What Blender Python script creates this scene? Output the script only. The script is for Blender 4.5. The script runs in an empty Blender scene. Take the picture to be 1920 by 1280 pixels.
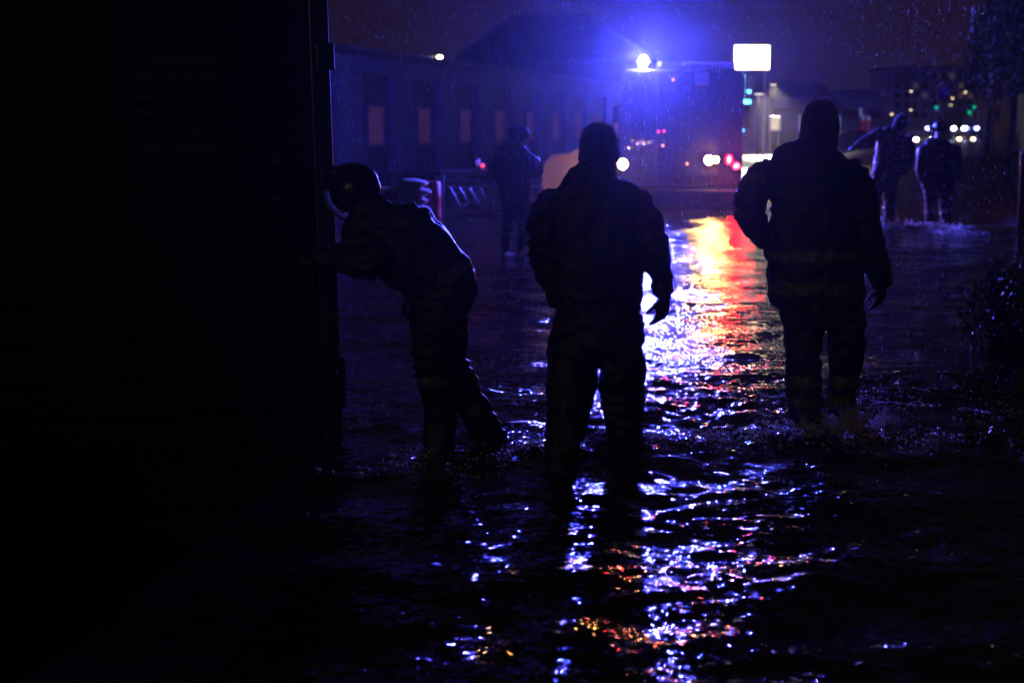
import bpy, bmesh, math, random
import numpy as np
from mathutils import Vector, Matrix, Euler, noise

random.seed(11)
rng = np.random.default_rng(11)
S = bpy.context.scene
C = S.collection
PI = math.pi

# ------------------------------------------------------------------ camera
FPX, HZ, CAMH = 2667.0, 240.0, 1.65
PITCH = math.atan((640 - HZ) / FPX)
cam_d = bpy.data.cameras.new('camera')
cam = bpy.data.objects.new('camera', cam_d)
C.objects.link(cam)
cam.location = (0, 0, CAMH)
cam.rotation_euler = (PI / 2 - PITCH, 0, 0)
cam_d.sensor_width = 36
cam_d.lens = FPX / 1920 * 36
cam_d.clip_start = 0.1
cam_d.clip_end = 2000
cam_d.dof.use_dof = True
cam_d.dof.focus_distance = 7.7
cam_d.dof.aperture_fstop = 2.2
S.camera = cam

# ------------------------------------------------------------------ night sky
w = bpy.data.worlds.new('World')
S.world = w
w.use_nodes = True
wn, wl = w.node_tree.nodes, w.node_tree.links
bg = wn['Background']
bg.inputs['Color'].default_value = (0.85, 0.46, 0.5, 1)     # city glow on low rain cloud
bg.inputs['Strength'].default_value = 0.012

S.view_settings.view_transform = 'Standard'
S.view_settings.look = 'None'
S.view_settings.gamma = 1
S.view_settings.exposure = 0
S.render.engine = 'CYCLES'
S.cycles.use_denoising = True
S.cycles.max_bounces = 6
S.cycles.volume_bounces = 0
S.cycles.sample_clamp_indirect = 6
S.cycles.caustics_reflective = False
S.cycles.caustics_refractive = False
S.cycles.use_light_tree = True

# ------------------------------------------------------------------ helpers
def P(x, y, d):
    """point seen at photograph position (x, y), d metres down the street"""
    c, s = math.cos(PITCH), math.sin(PITCH)
    dy = FPX * c + (640 - y) * s
    dz = -FPX * s + (640 - y) * c
    k = d / dy
    return Vector(((x - 960) * k, d, CAMH + dz * k))

def PXM(d):
    return d / FPX

class MB:
    def __init__(self):
        self.v, self.f = [], []
    def add(self, vs, fs):
        b = len(self.v)
        self.v += [tuple(p) for p in vs]
        self.f += [tuple(i + b for i in q) for q in fs]
        return self
    def box(self, c, s, rot=None, taper=1.0):
        x, y, z = s[0] / 2, s[1] / 2, s[2] / 2
        vs = [Vector((sx * x * (taper if sz > 0 else 1), sy * y * (taper if sz > 0 else 1), sz * z)) for sz in (-1, 1) for sy in (-1, 1) for sx in (-1, 1)]
        if rot is not None:
            m = rot if isinstance(rot, Matrix) else Euler(rot).to_matrix()
            vs = [m @ v for v in vs]
        c = Vector(c)
        return self.add([v + c for v in vs], [(0, 2, 3, 1), (4, 5, 7, 6), (0, 1, 5, 4), (2, 6, 7, 3), (0, 4, 6, 2), (1, 3, 7, 5)])
    def tube(self, pts, rad, n=10, ratio=None, ref=(0, 1, 0), caps=True):
        """tapered tube through points; ratio squashes it along ref"""
        pts = [Vector(p) for p in pts]
        if not hasattr(rad, '__len__'):
            rad = [rad] * len(pts)
        if ratio is None:
            ratio = 1.0
        if not hasattr(ratio, '__len__'):
            ratio = [ratio] * len(pts)
        ref = Vector(ref).normalized()
        vs, fs = [], []
        N = len(pts)
        for i, p in enumerate(pts):
            t = (pts[min(i + 1, N - 1)] - pts[max(i - 1, 0)])
            if t.length < 1e-9:
                t = Vector((0, 0, 1))
            t.normalize()
            rf = ref if abs(t.dot(ref)) < 0.95 else Vector((1, 0, 0))
            b = (rf - t * rf.dot(t)).normalized()
            a = t.cross(b).normalized()
            for k in range(n):
                q = 2 * PI * k / n
                vs.append(p + a * (math.cos(q) * rad[i]) + b * (math.sin(q) * rad[i] * ratio[i]))
        for i in range(N - 1):
            for k in range(n):
                k2 = (k + 1) % n
                fs.append((i * n + k, i * n + k2, (i + 1) * n + k2, (i + 1) * n + k))
        if caps:
            fs.append(tuple(range(n))[::-1])
            fs.append(tuple(range((N - 1) * n, N * n)))
        return self.add(vs, fs)
    def ball(self, c, r, seg=12, rings=8, rot=None):
        if not hasattr(r, '__len__'):
            r = (r, r, r)
        m = Euler(rot).to_matrix() if rot is not None else None
        c = Vector(c)
        vs = [Vector((0, 0, r[2]))]
        for i in range(1, rings):
            a = PI * i / rings
            for k in range(seg):
                q = 2 * PI * k / seg
                vs.append(Vector((r[0] * math.sin(a) * math.cos(q), r[1] * math.sin(a) * math.sin(q), r[2] * math.cos(a))))
        vs.append(Vector((0, 0, -r[2])))
        fs = [(0, 1 + k, 1 + (k + 1) % seg) for k in range(seg)]
        for i in range(rings - 2):
            for k in range(seg):
                k2 = (k + 1) % seg
                fs.append((1 + i * seg + k, 1 + (i + 1) * seg + k, 1 + (i + 1) * seg + k2, 1 + i * seg + k2))
        L = len(vs) - 1
        o = 1 + (rings - 2) * seg
        fs += [(L, o + (k + 1) % seg, o + k) for k in range(seg)]
        if m:
            vs = [m @ v for v in vs]
        return self.add([v + c for v in vs], fs)
    def prism(self, poly, y0, y1):
        """outline in x,z swept from y0 to y1"""
        n = len(poly)
        vs = [(x, y0, z) for x, z in poly] + [(x, y1, z) for x, z in poly]
        fs = [tuple(range(n))[::-1], tuple(range(n, 2 * n))] + [(i, (i + 1) % n, n + (i + 1) % n, n + i) for i in range(n)]
        return self.add(vs, fs)
    def mesh(self, name):
        me = bpy.data.meshes.new(name)
        me.from_pydata(self.v, [], self.f)
        bm = bmesh.new()
        bm.from_mesh(me)
        bmesh.ops.recalc_face_normals(bm, faces=bm.faces)
        bm.to_mesh(me)
        bm.free()
        return me
    def build(self, name, mat, parent=None, smooth=False, bevel=0):
        me = self.mesh(name)
        return link(name, me, mat, parent, smooth, bevel)

def link(name, me, mat, parent=None, smooth=False, bevel=0):
    o = bpy.data.objects.new(name, me)
    C.objects.link(o)
    if mat:
        me.materials.append(mat)
    if smooth:
        me.polygons.foreach_set('use_smooth', [True] * len(me.polygons))
    if bevel:
        b = o.modifiers.new('bevel', 'BEVEL')
        b.width = bevel
        b.segments = 2
        b.limit_method = 'ANGLE'
    if parent:
        o.parent = parent
    return o

def empty(name, loc=(0, 0, 0), rz=0):
    o = bpy.data.objects.new(name, None)
    o.empty_display_size = 0.2
    C.objects.link(o)
    o.location = loc
    o.rotation_euler = (0, 0, rz)
    return o

def tag(o, label=None, cat=None, group=None, kind=None):
    for k, v in (('label', label), ('category', cat), ('group', group), ('kind', kind)):
        if v:
            o[k] = v
    return o

def copy_tree(o, parent=None):
    c = o.copy()
    C.objects.link(c)
    c.parent = parent
    for ch in list(o.children):
        copy_tree(ch, c)
    return c

# ------------------------------------------------------------------ materials
def mat(name, col, rough=0.6, metal=0.0, var=0.25, scale=6.0, bump=0.0, bscale=40.0, emit=None, strength=0.0, sheen=0.0, spec=0.5, trans=0.0, coat=0.0):
    m = bpy.data.materials.new(name)
    m.use_nodes = True
    nt = m.node_tree
    b = nt.nodes['Principled BSDF']
    b.inputs['Roughness'].default_value = rough
    b.inputs['Metallic'].default_value = metal
    b.inputs['Specular IOR Level'].default_value = spec
    if sheen:
        b.inputs['Sheen Weight'].default_value = sheen
        b.inputs['Sheen Roughness'].default_value = 0.4
    if trans:
        b.inputs['Transmission Weight'].default_value = trans
    if coat:
        b.inputs['Coat Weight'].default_value = coat
        b.inputs['Coat Roughness'].default_value = 0.08
    tc = nt.nodes.new('ShaderNodeTexCoord')
    n = nt.nodes.new('ShaderNodeTexNoise')
    n.inputs['Scale'].default_value = scale
    n.inputs['Detail'].default_value = 5
    nt.links.new(tc.outputs['Object'], n.inputs['Vector'])
    r = nt.nodes.new('ShaderNodeValToRGB')
    r.color_ramp.elements[0].position = 0.3
    r.color_ramp.elements[1].position = 0.7
    r.color_ramp.elements[0].color = tuple(c * (1 - var) for c in col) + (1,)
    r.color_ramp.elements[1].color = tuple(min(1, c * (1 + var)) for c in col) + (1,)
    nt.links.new(n.outputs['Fac'], r.inputs['Fac'])
    nt.links.new(r.outputs['Color'], b.inputs['Base Color'])
    if bump:
        n2 = nt.nodes.new('ShaderNodeTexNoise')
        n2.inputs['Scale'].default_value = bscale
        n2.inputs['Detail'].default_value = 4
        nt.links.new(tc.outputs['Object'], n2.inputs['Vector'])
        bp = nt.nodes.new('ShaderNodeBump')
        bp.inputs['Strength'].default_value = bump
        bp.inputs['Distance'].default_value = 0.01
        nt.links.new(n2.outputs['Fac'], bp.inputs['Height'])
        nt.links.new(bp.outputs['Normal'], b.inputs['Normal'])
    if emit:
        b.inputs['Emission Color'].default_value = tuple(emit) + (1,)
        b.inputs['Emission Strength'].default_value = strength
    return m

def translucent(m, col, fac):
    nt = m.node_tree
    t = nt.nodes.new('ShaderNodeBsdfTranslucent')
    t.inputs['Color'].default_value = tuple(col) + (1,)
    x = nt.nodes.new('ShaderNodeMixShader')
    x.inputs[0].default_value = fac
    nt.links.new(nt.nodes['Principled BSDF'].outputs[0], x.inputs[1])
    nt.links.new(t.outputs[0], x.inputs[2])
    nt.links.new(x.outputs[0], nt.nodes['Material Output'].inputs['Surface'])

M = {}
M['asphalt'] = mat('wet_asphalt', (0.035, 0.034, 0.036), 0.32, var=0.4, scale=3, bump=0.5, bscale=14)
M['concrete'] = mat('wet_concrete', (0.3, 0.28, 0.25), 0.3, var=0.25, scale=2, bump=0.4, bscale=5)
M['soil'] = mat('soil', (0.03, 0.026, 0.02), 0.8, bump=0.6, bscale=12)
M['turnout'] = mat('turnout_cloth', (0.012, 0.012, 0.016), 0.42, bump=0.5, bscale=120, sheen=0.05, spec=0.5)
M['turnout_b'] = mat('turnout_cloth_worn', (0.018, 0.017, 0.02), 0.6, bump=0.5, bscale=110, sheen=0.08, spec=0.3)
M['knit'] = mat('knit_wool', (0.012, 0.012, 0.016), 0.85, bump=0.8, bscale=220, sheen=0.25, spec=0.2)
M['skin'] = mat('skin', (0.42, 0.26, 0.2), 0.55, var=0.1)
M['glove'] = mat('wet_glove', (0.02, 0.018, 0.018), 0.5, bump=0.4, bscale=90)
M['boot'] = mat('wet_rubber', (0.012, 0.012, 0.012), 0.3)
M['hivis'] = mat('hivis_yellow_tape', (0.09, 0.12, 0.01), 0.5, var=0.2, scale=30)
M['silver'] = mat('grey_tape', (0.14, 0.14, 0.14), 0.35, metal=0.2, scale=30)
M['helmet'] = mat('helmet_paint', (0.012, 0.012, 0.016), 0.38, coat=0.15)
M['helmet_red'] = mat('helmet_red_paint', (0.1, 0.012, 0.015), 0.3, coat=0.4)
M['rubber'] = mat('rubber', (0.015, 0.015, 0.016), 0.7)
M['truck'] = mat('truck_red_paint', (0.014, 0.005, 0.007), 0.5, var=0.15, coat=0.1)
M['truck_dark'] = mat('truck_dark_panel', (0.035, 0.035, 0.045), 0.4)
M['shutter'] = mat('shutter_dark_metal', (0.016, 0.016, 0.02), 0.6, metal=0.0, scale=14)
M['pane'] = mat('pane_glass', (0.2, 0.2, 0.2), 0.25, var=0.1)
M['dglass'] = mat('dark_glass', (0.02, 0.022, 0.03), 0.06, var=0.1)
M['chrome'] = mat('bright_metal', (0.6, 0.6, 0.62), 0.2, metal=1.0)
M['alu'] = mat('aluminium', (0.5, 0.49, 0.46), 0.38, metal=0.5, scale=20)
M['galv'] = mat('galvanised_steel', (0.3, 0.3, 0.33), 0.42, metal=0.7, scale=12)
M['wall'] = mat('hall_plaster', (0.055, 0.045, 0.045), 0.8, var=0.22, scale=1.2, bump=0.3, bscale=8)
M['wall_d'] = mat('hall_brick', (0.05, 0.018, 0.016), 0.8, var=0.35, scale=2.5, bump=0.5, bscale=9)
M['roof'] = mat('roof_sheet', (0.025, 0.023, 0.027), 0.7, scale=2)
M['wframe'] = mat('window_frame', (0.05, 0.04, 0.04), 0.7)
M['curtain'] = mat('lit_curtain', (0.25, 0.1, 0.05), 0.8, scale=9, emit=(1.0, 0.3, 0.16), strength=0.015)
M['darkwall'] = mat('black_cladding', (0.008, 0.008, 0.009), 0.6, var=0.4, scale=4, spec=0.15)
M['darksteel'] = mat('dark_painted_steel', (0.03, 0.03, 0.035), 0.35, metal=0.3)
M['wood'] = mat('fence_wood', (0.17, 0.11, 0.075), 0.75, var=0.35, scale=5)
M['blue'] = mat('blue_hoarding', (0.02, 0.07, 0.32), 0.45, scale=3)
M['redbrown'] = mat('red_brown_paint', (0.1, 0.02, 0.018), 0.5)
M['white'] = mat('white_paint', (0.75, 0.72, 0.66), 0.5, var=0.1)
M['tarp'] = mat('cream_tarpaulin', (0.72, 0.66, 0.56), 0.45, var=0.12, scale=3, bump=0.3, bscale=10)
translucent(M['tarp'], (0.85, 0.78, 0.66), 0.75)
M['sack'] = mat('sandbag_cloth', (0.4, 0.37, 0.33), 0.85, scale=8, bump=0.6, bscale=60)
M['redplastic'] = mat('red_plastic', (0.32, 0.025, 0.06), 0.45)
M['leaf'] = mat('leaf', (0.05, 0.07, 0.03), 0.4, var=0.4, scale=3)
M['leaf_d'] = mat('leaf_dark', (0.03, 0.045, 0.025), 0.55, var=0.4, scale=3)
M['bark'] = mat('bark', (0.06, 0.045, 0.035), 0.9, bump=0.7)
M['cpaint'] = mat('car_paint_dark', (0.02, 0.022, 0.035), 0.2, coat=0.7)
M['cpaint2'] = mat('car_paint_silver', (0.35, 0.35, 0.38), 0.25, coat=0.7)
M['flat'] = mat('flats_plaster', (0.36, 0.29, 0.27), 0.85)
M['sign_red'] = mat('sign_red', (0.55, 0.03, 0.04), 0.4, var=0.08)
M['sign_blue'] = mat('sign_blue', (0.02, 0.09, 0.42), 0.4, var=0.08)
def emis(name, col, st):
    return mat(name, tuple(min(1, c) for c in col), 0.4, var=0.0, emit=col, strength=st)
M['beacon'] = emis('beacon_lens', (0.062, 0.068, 1.0), 62000)
M['worklamp'] = emis('work_lamp_lens', (1.0, 0.50, 0.12), 680)
M['tail'] = emis('tail_lamp_lens', (1.0, 0.0012, 0.003), 900)
M['tail_s'] = emis('small_red_lens', (1.0, 0.04, 0.08), 3)
M['amber_s'] = emis('small_amber_lens', (1.0, 0.3, 0.05), 3)
M['street'] = emis('street_lamp_lens', (1.0, 0.7, 0.28), 90)
M['streetw'] = emis('far_lamp_lens', (1.0, 0.78, 0.42), 5)
M['signface'] = emis('sign_face', (1.0, 0.80, 0.46), 8)
M['cyan'] = emis('cyan_strip', (0.12, 0.75, 1.0), 6)
M['head'] = emis('headlight_lens', (1.0, 0.88, 0.75), 55)
M['blue_s'] = emis('far_blue_beacon', (0.18, 0.2, 1.0), 30)
M['green_s'] = emis('green_signal_lens', (0.0, 0.9, 0.45), 0.6)
M['boardface'] = emis('board_face', (0.75, 0.75, 0.6), 0.22)
M['litwin'] = emis('lit_flat_window', (1.0, 0.75, 0.5), 0.03)

for k_ in ('curtain', 'litwin', 'boardface', 'streetw', 'tail_s', 'amber_s', 'green_s'):
    M[k_].cycles.emission_sampling = 'NONE'

# ------------------------------------------------------------------ ground and road
def ground_z(x, y):
    t = np.clip((y - 36) / 18.0, 0, 1)
    z = -0.27 + 0.33 * (t * t * (3 - 2 * t))
    b = np.clip((x - (3.1 + 0.17 * y)) / 2.5, 0, 1)                 # grass bank on the right
    return z + 0.55 * (b * b * (3 - 2 * b))

def sheet(name, xs, ys, zf, m):
    X, Y = np.meshgrid(xs, ys)
    Z = zf(X, Y)
    vs = np.stack([X, Y, Z], -1).reshape(-1, 3)
    nx, ny = len(xs), len(ys)
    i = np.arange((nx - 1) * (ny - 1))
    r, c = i // (nx - 1), i % (nx - 1)
    a = r * nx + c
    fs = np.stack([a, a + 1, a + nx + 1, a + nx], -1)
    me = bpy.data.meshes.new(name)
    me.from_pydata(vs.tolist(), [], fs.tolist())
    o = link(name, me, m, None, True)
    o['kind'] = 'structure'
    return o

sheet('ground', np.concatenate([[-700, -200], np.linspace(-60, 60, 121), [200, 700]]),
      np.concatenate([[-60, -20], np.linspace(-8, 100, 109), [140, 200, 400, 1200]]), ground_z, M['asphalt'])

# ------------------------------------------------------------------ flood water
def fbm2(x, y, seed, octs=4, f=1.0):
    r = np.random.default_rng(seed)
    out = np.zeros_like(x)
    amp = 1.0
    for o in range(octs):
        for k in range(5):
            a = r.uniform(0, 2 * PI)
            kk = f * 2 ** o * r.uniform(0.7, 1.4)
            out += amp / 5 * np.sin((np.cos(a) * x + np.sin(a) * y) * kk * 2 * PI + r.uniform(0, 2 * PI) + 1.5 * np.sin((np.sin(a) * x - np.cos(a) * y) * kk * 2.3 + r.uniform(0, 6)))
        amp *= 0.55
    return out

WADERS = [(P(1118, 880, 6.9).x, 6.75, 0.9), (P(1540, 790, 8.0).x, 7.9, 1.0), (P(850, 850, 7.2).x, 7.1, 0.5), (P(965, 470, 18.7).x, 18.6, 0.3)]

def turbulence(x, y):
    """how churned the water is, 0 calm .. 1 breaking"""
    ctr = 0.75 + 0.16 * (y - 7)
    a = np.exp(-(np.abs(x - ctr - 0.35) / 1.35) ** 3) * np.clip((10.6 - y) / 2.6, 0, 1) * np.clip((y - 5.9) / 1.2, 0.22, 1)
    b = np.exp(-((x - 2.9) / 1.0) ** 2 - ((y - 8.6) / 1.2) ** 2)
    c = np.exp(-((x - 6.6) / 1.2) ** 2 - ((y - 24.2) / 1.0) ** 2) * 0.8
    t = np.maximum(np.maximum(a, b), c)
    return np.clip(t * (0.75 + 0.5 * fbm2(x, y, 5, 3, 0.35)), 0, 1)

def wave_z(x, y):
    r = np.random.default_rng(3)
    wx = x + 0.10 * fbm2(x, y, 21, 3, 0.5)
    wy = y + 0.10 * fbm2(x, y, 22, 3, 0.5)
    T = turbulence(x, y)
    near = np.clip((9.0 - y) / 3.5, 0, 1)
    z = np.zeros_like(x)
    # smooth ripples with crests lying across the street
    sp = 0.00057 * y * y                                            # grid spacing: leave shorter ripples to the material
    for i in range(46):
        lam = 0.055 * (22 ** (i / 45.0))
        a = r.normal(PI / 2, 0.7)
        k = 2 * PI / lam
        s = 0.011 * (0.6 + 0.8 * r.random())
        if lam > 0.3:
            amp = s / k * (1.3 + 1.1 * near)
        else:
            amp = s / k * (1.0 + 1.1 * near + 1.6 * T)
        amp = amp * np.clip(lam / (2.5 * sp) - 1, 0, 1)
        z += amp * np.sin(k * (np.cos(a) * wx + np.sin(a) * wy) + r.uniform(0, 2 * PI))
    # churned, rounded lumps of broken water
    r2 = np.random.default_rng(9)
    ch = np.zeros_like(x)
    for i in range(40):
        lam = 0.05 * (9 ** (i / 39.0))
        a = r2.uniform(0, 2 * PI)
        k = 2 * PI / lam
        ch += 0.045 / k * np.sin(k * (np.cos(a) * (x + 0.05 * fbm2(x, y, 31, 2, 1.4)) + np.sin(a) * wy) + r2.uniform(0, 2 * PI))
    z += ch * T * 1.5
    # bow ridges round the legs
    for (px, py, s) in WADERS:
        d = np.hypot(x - px, (y - py) * 0.8)
        z += s * 0.022 * np.exp(-((d - 0.42) / 0.13) ** 2) * (1 + 0.5 * fbm2(x, y, 41, 3, 1.2))
    # breaking ridge between the two waders
    ridge = 7.15 + 0.12 * np.sin(x * 2.1) + 0.22 * (x - 0.6)
    z += 0.05 * np.exp(-((y - ridge) / 0.16) ** 2) * np.exp(-((x - 1.0) / 0.95) ** 2) * (1 + 0.6 * fbm2(x, y, 43, 3, 1.0))
    return z

M['water'] = m = bpy.data.materials.new('flood_water')
m.use_nodes = True
nt = m.node_tree
b = nt.nodes['Principled BSDF']
b.inputs['Base Color'].default_value = (0.022, 0.017, 0.013, 1)
b.inputs['Roughness'].default_value = 0.06
b.inputs['IOR'].default_value = 1.333
tc = nt.nodes.new('ShaderNodeTexCoord')
geo = nt.nodes.new('ShaderNodeNewGeometry')
last = geo.outputs['Normal']
atr = nt.nodes.new('ShaderNodeAttribute')
atr.attribute_name = 'chop'
for sc_, st_, k_ in ((1.3, (0.4, 1.35, 1), 0.46), (4.5, (0.5, 1.5, 1), 0.26), (11, (0.6, 1.5, 1), 0.40), (32, (0.7, 1.3, 1), 0.62), (85, (0.8, 1.1, 1), 0.45)):   # fine ripples as slopes
    mp = nt.nodes.new('ShaderNodeMapping')
    mp.inputs['Scale'].default_value = st_
    nt.links.new(tc.outputs['Object'], mp.inputs['Vector'])
    n1 = nt.nodes.new('ShaderNodeTexNoise')
    n1.inputs['Scale'].default_value = sc_
    n1.inputs['Detail'].default_value = 1
    nt.links.new(mp.outputs['Vector'], n1.inputs['Vector'])
    sub = nt.nodes.new('ShaderNodeVectorMath'); sub.operation = 'SUBTRACT'
    sub.inputs[1].default_value = (.5, .5, .5)
    nt.links.new(n1.outputs['Color'], sub.inputs[0])
    mul = nt.nodes.new('ShaderNodeVectorMath'); mul.operation = 'MULTIPLY'
    mul.inputs[1].default_value = (k_ * 1.2, k_ * .9, 0)
    nt.links.new(sub.outputs[0], mul.inputs[0])
    scl = nt.nodes.new('ShaderNodeVectorMath'); scl.operation = 'SCALE'
    nt.links.new(mul.outputs[0], scl.inputs[0])
    nt.links.new(atr.outputs['Fac'], scl.inputs['Scale'])
    mul = scl
    add = nt.nodes.new('ShaderNodeVectorMath'); add.operation = 'ADD'
    nt.links.new(last, add.inputs[0]); nt.links.new(mul.outputs[0], add.inputs[1])
    last = add.outputs[0]
nrm = nt.nodes.new('ShaderNodeVectorMath'); nrm.operation = 'NORMALIZE'
nt.links.new(last, nrm.inputs[0])
nt.links.new(nrm.outputs[0], b.inputs['Normal'])

def make_water():
    nr, nc = 640, 820
    inv = np.linspace(1 / 2.6, 1 / 52.0, nr)
    Y = 1 / inv
    U = np.linspace(-1, 1, nc)
    YY = np.repeat(Y[:, None], nc, 1)
    XX = U[None, :] * (0.50 * YY + 1.2)
    ZZ = wave_z(XX, YY)
    fade = np.clip((52 - YY) / 14, 0, 1)
    ZZ *= fade
    vs = np.stack([XX, YY, ZZ], -1).reshape(-1, 3)
    i = np.arange((nc - 1) * (nr - 1))
    r, c = i // (nc - 1), i % (nc - 1)
    a = r * nc + c
    fs = np.stack([a, a + 1, a + nc + 1, a + nc], -1).astype(np.int32)
    me = bpy.data.meshes.new('flood_water')
    me.vertices.add(len(vs))
    me.vertices.foreach_set('co', vs.ravel())
    me.loops.add(fs.size)
    me.loops.foreach_set('vertex_index', fs.ravel())
    me.polygons.add(len(fs))
    me.polygons.foreach_set('loop_start', np.arange(0, fs.size, 4, dtype=np.int32))
    me.update()
    me.validate()
    at_ = me.attributes.new('chop', 'FLOAT', 'POINT')
    chop = 1.0 + 1.1 * turbulence(XX, YY) + 0.25 * np.clip((8 - YY) / 3, 0, 1)
    at_.data.foreach_set('value', chop.ravel().astype(np.float32))
    o = link('flood_water', me, M['water'], None, True)
    o['kind'] = 'structure'
make_water()

def water_at(x, y):
    return float(wave_z(np.array([[x]]), np.array([[y]]))[0, 0])

# ------------------------------------------------------------------ dark building at the left edge
EDGE = P(640, 800, 7.6)
er = empty('dark_building', (EDGE.x, EDGE.y, -0.27), math.radians(14))
tag(er, 'black clad building wall filling the left edge beside the leaning firefighter', 'building')
lean = -0.017
def wl_box(mb, x0, x1, y0, y1, z0, z1):
    vs = []
    for z in (z0, z1):
        for (x, y) in ((x0, y0), (x1, y0), (x1, y1), (x0, y1)):
            vs.append((x + lean * z, y, z))
    mb.add(vs, [(0, 3, 2, 1), (4, 5, 6, 7), (0, 1, 5, 4), (1, 2, 6, 5), (2, 3, 7, 6), (3, 0, 4, 7)])
mb = MB()
vs = [(-0.03 + lean * z, 0.03, z) if i == 0 else (-6 + lean * z, 0.03, z) if i == 1 else (-6 + lean * z, 5, z) if i == 2 else (-2.2 + lean * z, 5, z) for z in (0, 4.6) for i in range(4)]
mb.add(vs, [(0, 1, 2, 3), (7, 6, 5, 4), (0, 4, 5, 1), (1, 5, 6, 2), (2, 6, 7, 3), (3, 7, 4, 0)])
mb.build('wall', M['darkwall'], er)
for k in range(23):
    mb = MB()
    z0 = 0.02 + k * 0.2
    wl_box(mb, -6, -0.10, 0.0 + 0.004 * (k % 2), 0.029, z0, z0 + 0.188)
    mb.build('cladding_board', M['darkwall'], er)
mb = MB()
wl_box(mb, -0.092, 0.012, -0.012, 0.05, 0, 4.6)
mb.build('corner_trim', M['darksteel'], er, bevel=0.009)
for z0, h in ((0.42, 0.28), (1.62, 0.10), (2.22, 0.14), (2.72, 0.3)):
    mb = MB()
    wl_box(mb, -0.06, 0.036, -0.022, 0.026, z0, z0 + h)
    mb.build('hinge_plate', M['darksteel'], er, bevel=0.007)
vent = MB()
wl_box(vent, -1.05, -0.55, -0.03, -0.006, 1.75, 2.35)
vn = vent.build('louvre_vent', M['darkwall'], er)
for k in range(6):
    mb = MB()
    wl_box(mb, -1.03, -0.57, -0.05, -0.031, 1.79 + k * 0.09, 1.835 + k * 0.09)
    mb.build('slat', M['darksteel'], vn)
for k in range(5):
    mb = MB()
    mb.tube([(-0.34 + lean * 1.3, -0.004, 1.35 + k * 0.1), (-0.34 + lean * 1.3, -0.06, 1.35 + k * 0.1), (-0.25 + lean * 1.3, -0.06, 1.35 + k * 0.1), (-0.25 + lean * 1.3, -0.004, 1.35 + k * 0.1)], 0.008, 8)
    mb.build('rung', M['darksteel'], er, True)

# ------------------------------------------------------------------ long hall behind
HA, HB = Vector((-9.7, 29.0)), Vector((9.5, 95.0))
hd = (HB - HA).normalized()
HL = (HB - HA).length
ang = math.atan2(hd.y, hd.x)
hall = empty('long_hall', (HA.x, HA.y, 0), ang)
tag(hall, 'long low hall with pale pilasters and dull orange windows across the water', 'building')
# local x runs along the facade away from the camera, local -y faces the street
mb = MB().box((HL / 2, 5.1, 2.0), (HL, 10, 4.3))
mb.build('wall', M['wall_d'], hall)
mb = MB()
mb.add([(-0.4, -0.5, 4.05), (HL + .4, -0.5, 4.05), (HL + .4, 10.5, 4.05), (-0.4, 10.5, 4.05), (-0.4, 4.5, 4.7), (HL + .4, 4.5, 4.7)],
       [(0, 1, 5, 4), (3, 4, 5, 2), (0, 4, 3), (1, 2, 5), (0, 3, 2, 1)])
mb.build('roof', M['roof'], hall)
mb = MB().tube([(-0.4, -0.52, 4.02), (HL + 0.4, -0.52, 4.02)], 0.08, 8)
mb.build('gutter', M['rubber'], hall)
mb = MB().box((HL / 2, 0.06, 3.62), (HL - 0.2, 0.12, 0.5))
mb.build('fascia_band', M['wall'], hall)
w0 = (P(795, 240, 51.6).xy - HA).dot(hd)
pil = MB().box((0, 0, 0), (1.9, 0.22, 3.15)).mesh('pilaster')
pil.materials.append(M['wall'])
win_me = MB().box((0, 0, 0), (1.35, 0.06, 1.2)).mesh('window')
win_me.materials.append(M['curtain'])
fr = MB()
fr.box((0, 0, 0.64), (1.5, 0.1, 0.08)).box((0, 0, -0.64), (1.56, 0.16, 0.08)).box((0.71, 0, 0), (0.08, 0.1, 1.2)).box((-0.71, 0, 0), (0.08, 0.1, 1.2))
fr_me = fr.mesh('window_frame')
fr_me.materials.append(M['wframe'])
for k in range(-4, 10):
    xx = w0 + k * 4.7
    if xx < 1.5 or xx > HL - 1.5:
        continue
    wn_ = bpy.data.objects.new('window', win_me)
    C.objects.link(wn_)
    wn_.parent = hall
    wn_.location = (xx, 0.07, 1.72)
    f_ = bpy.data.objects.new('window_frame', fr_me)
    C.objects.link(f_)
    f_.parent = wn_
    f_.location = (0, -0.04, 0)
    p_ = bpy.data.objects.new('pilaster', pil)
    C.objects.link(p_)
    p_.parent = hall
    p_.location = (xx + 2.35, -0.01, 1.76)

# tall hipped building behind the hall
big = empty('hipped_hall', (0, 0, 0))
tag(big, 'tall dark hall with hipped roof rising behind the low hall', 'building')
D0 = 104.0
bl, br_, tl, tr = P(846, 116, D0), P(1235, 150, D0), P(962, 26, D0 + 6), P(1104, 22, D0 + 6)
zE = bl.z
mb = MB().add([(bl.x, D0, -0.3), (br_.x, D0, -0.3), (br_.x, D0 + 22, -0.3), (bl.x, D0 + 22, -0.3), (bl.x, D0, zE), (br_.x, D0, zE), (br_.x, D0 + 22, zE), (bl.x, D0 + 22, zE)],
              [(0, 1, 5, 4), (1, 2, 6, 5), (2, 3, 7, 6), (3, 0, 4, 7)])
mb.build('wall', M['wall_d'], big)
mb = MB().add([(bl.x - .3, D0 - .3, zE), (br_.x + .3, D0 - .3, zE), (br_.x + .3, D0 + 22.3, zE), (bl.x - .3, D0 + 22.3, zE),
               (tl.x, D0 + 6, tl.z), (tr.x, D0 + 6, tl.z), (tr.x, D0 + 16, tl.z), (tl.x, D0 + 16, tl.z)],
              [(0, 1, 5, 4), (1, 2, 6, 5), (2, 3, 7, 6), (3, 0, 4, 7), (4, 5, 6, 7), (3, 2, 1, 0)])
mb.build('roof', M['roof'], big, bevel=0.5)

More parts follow.
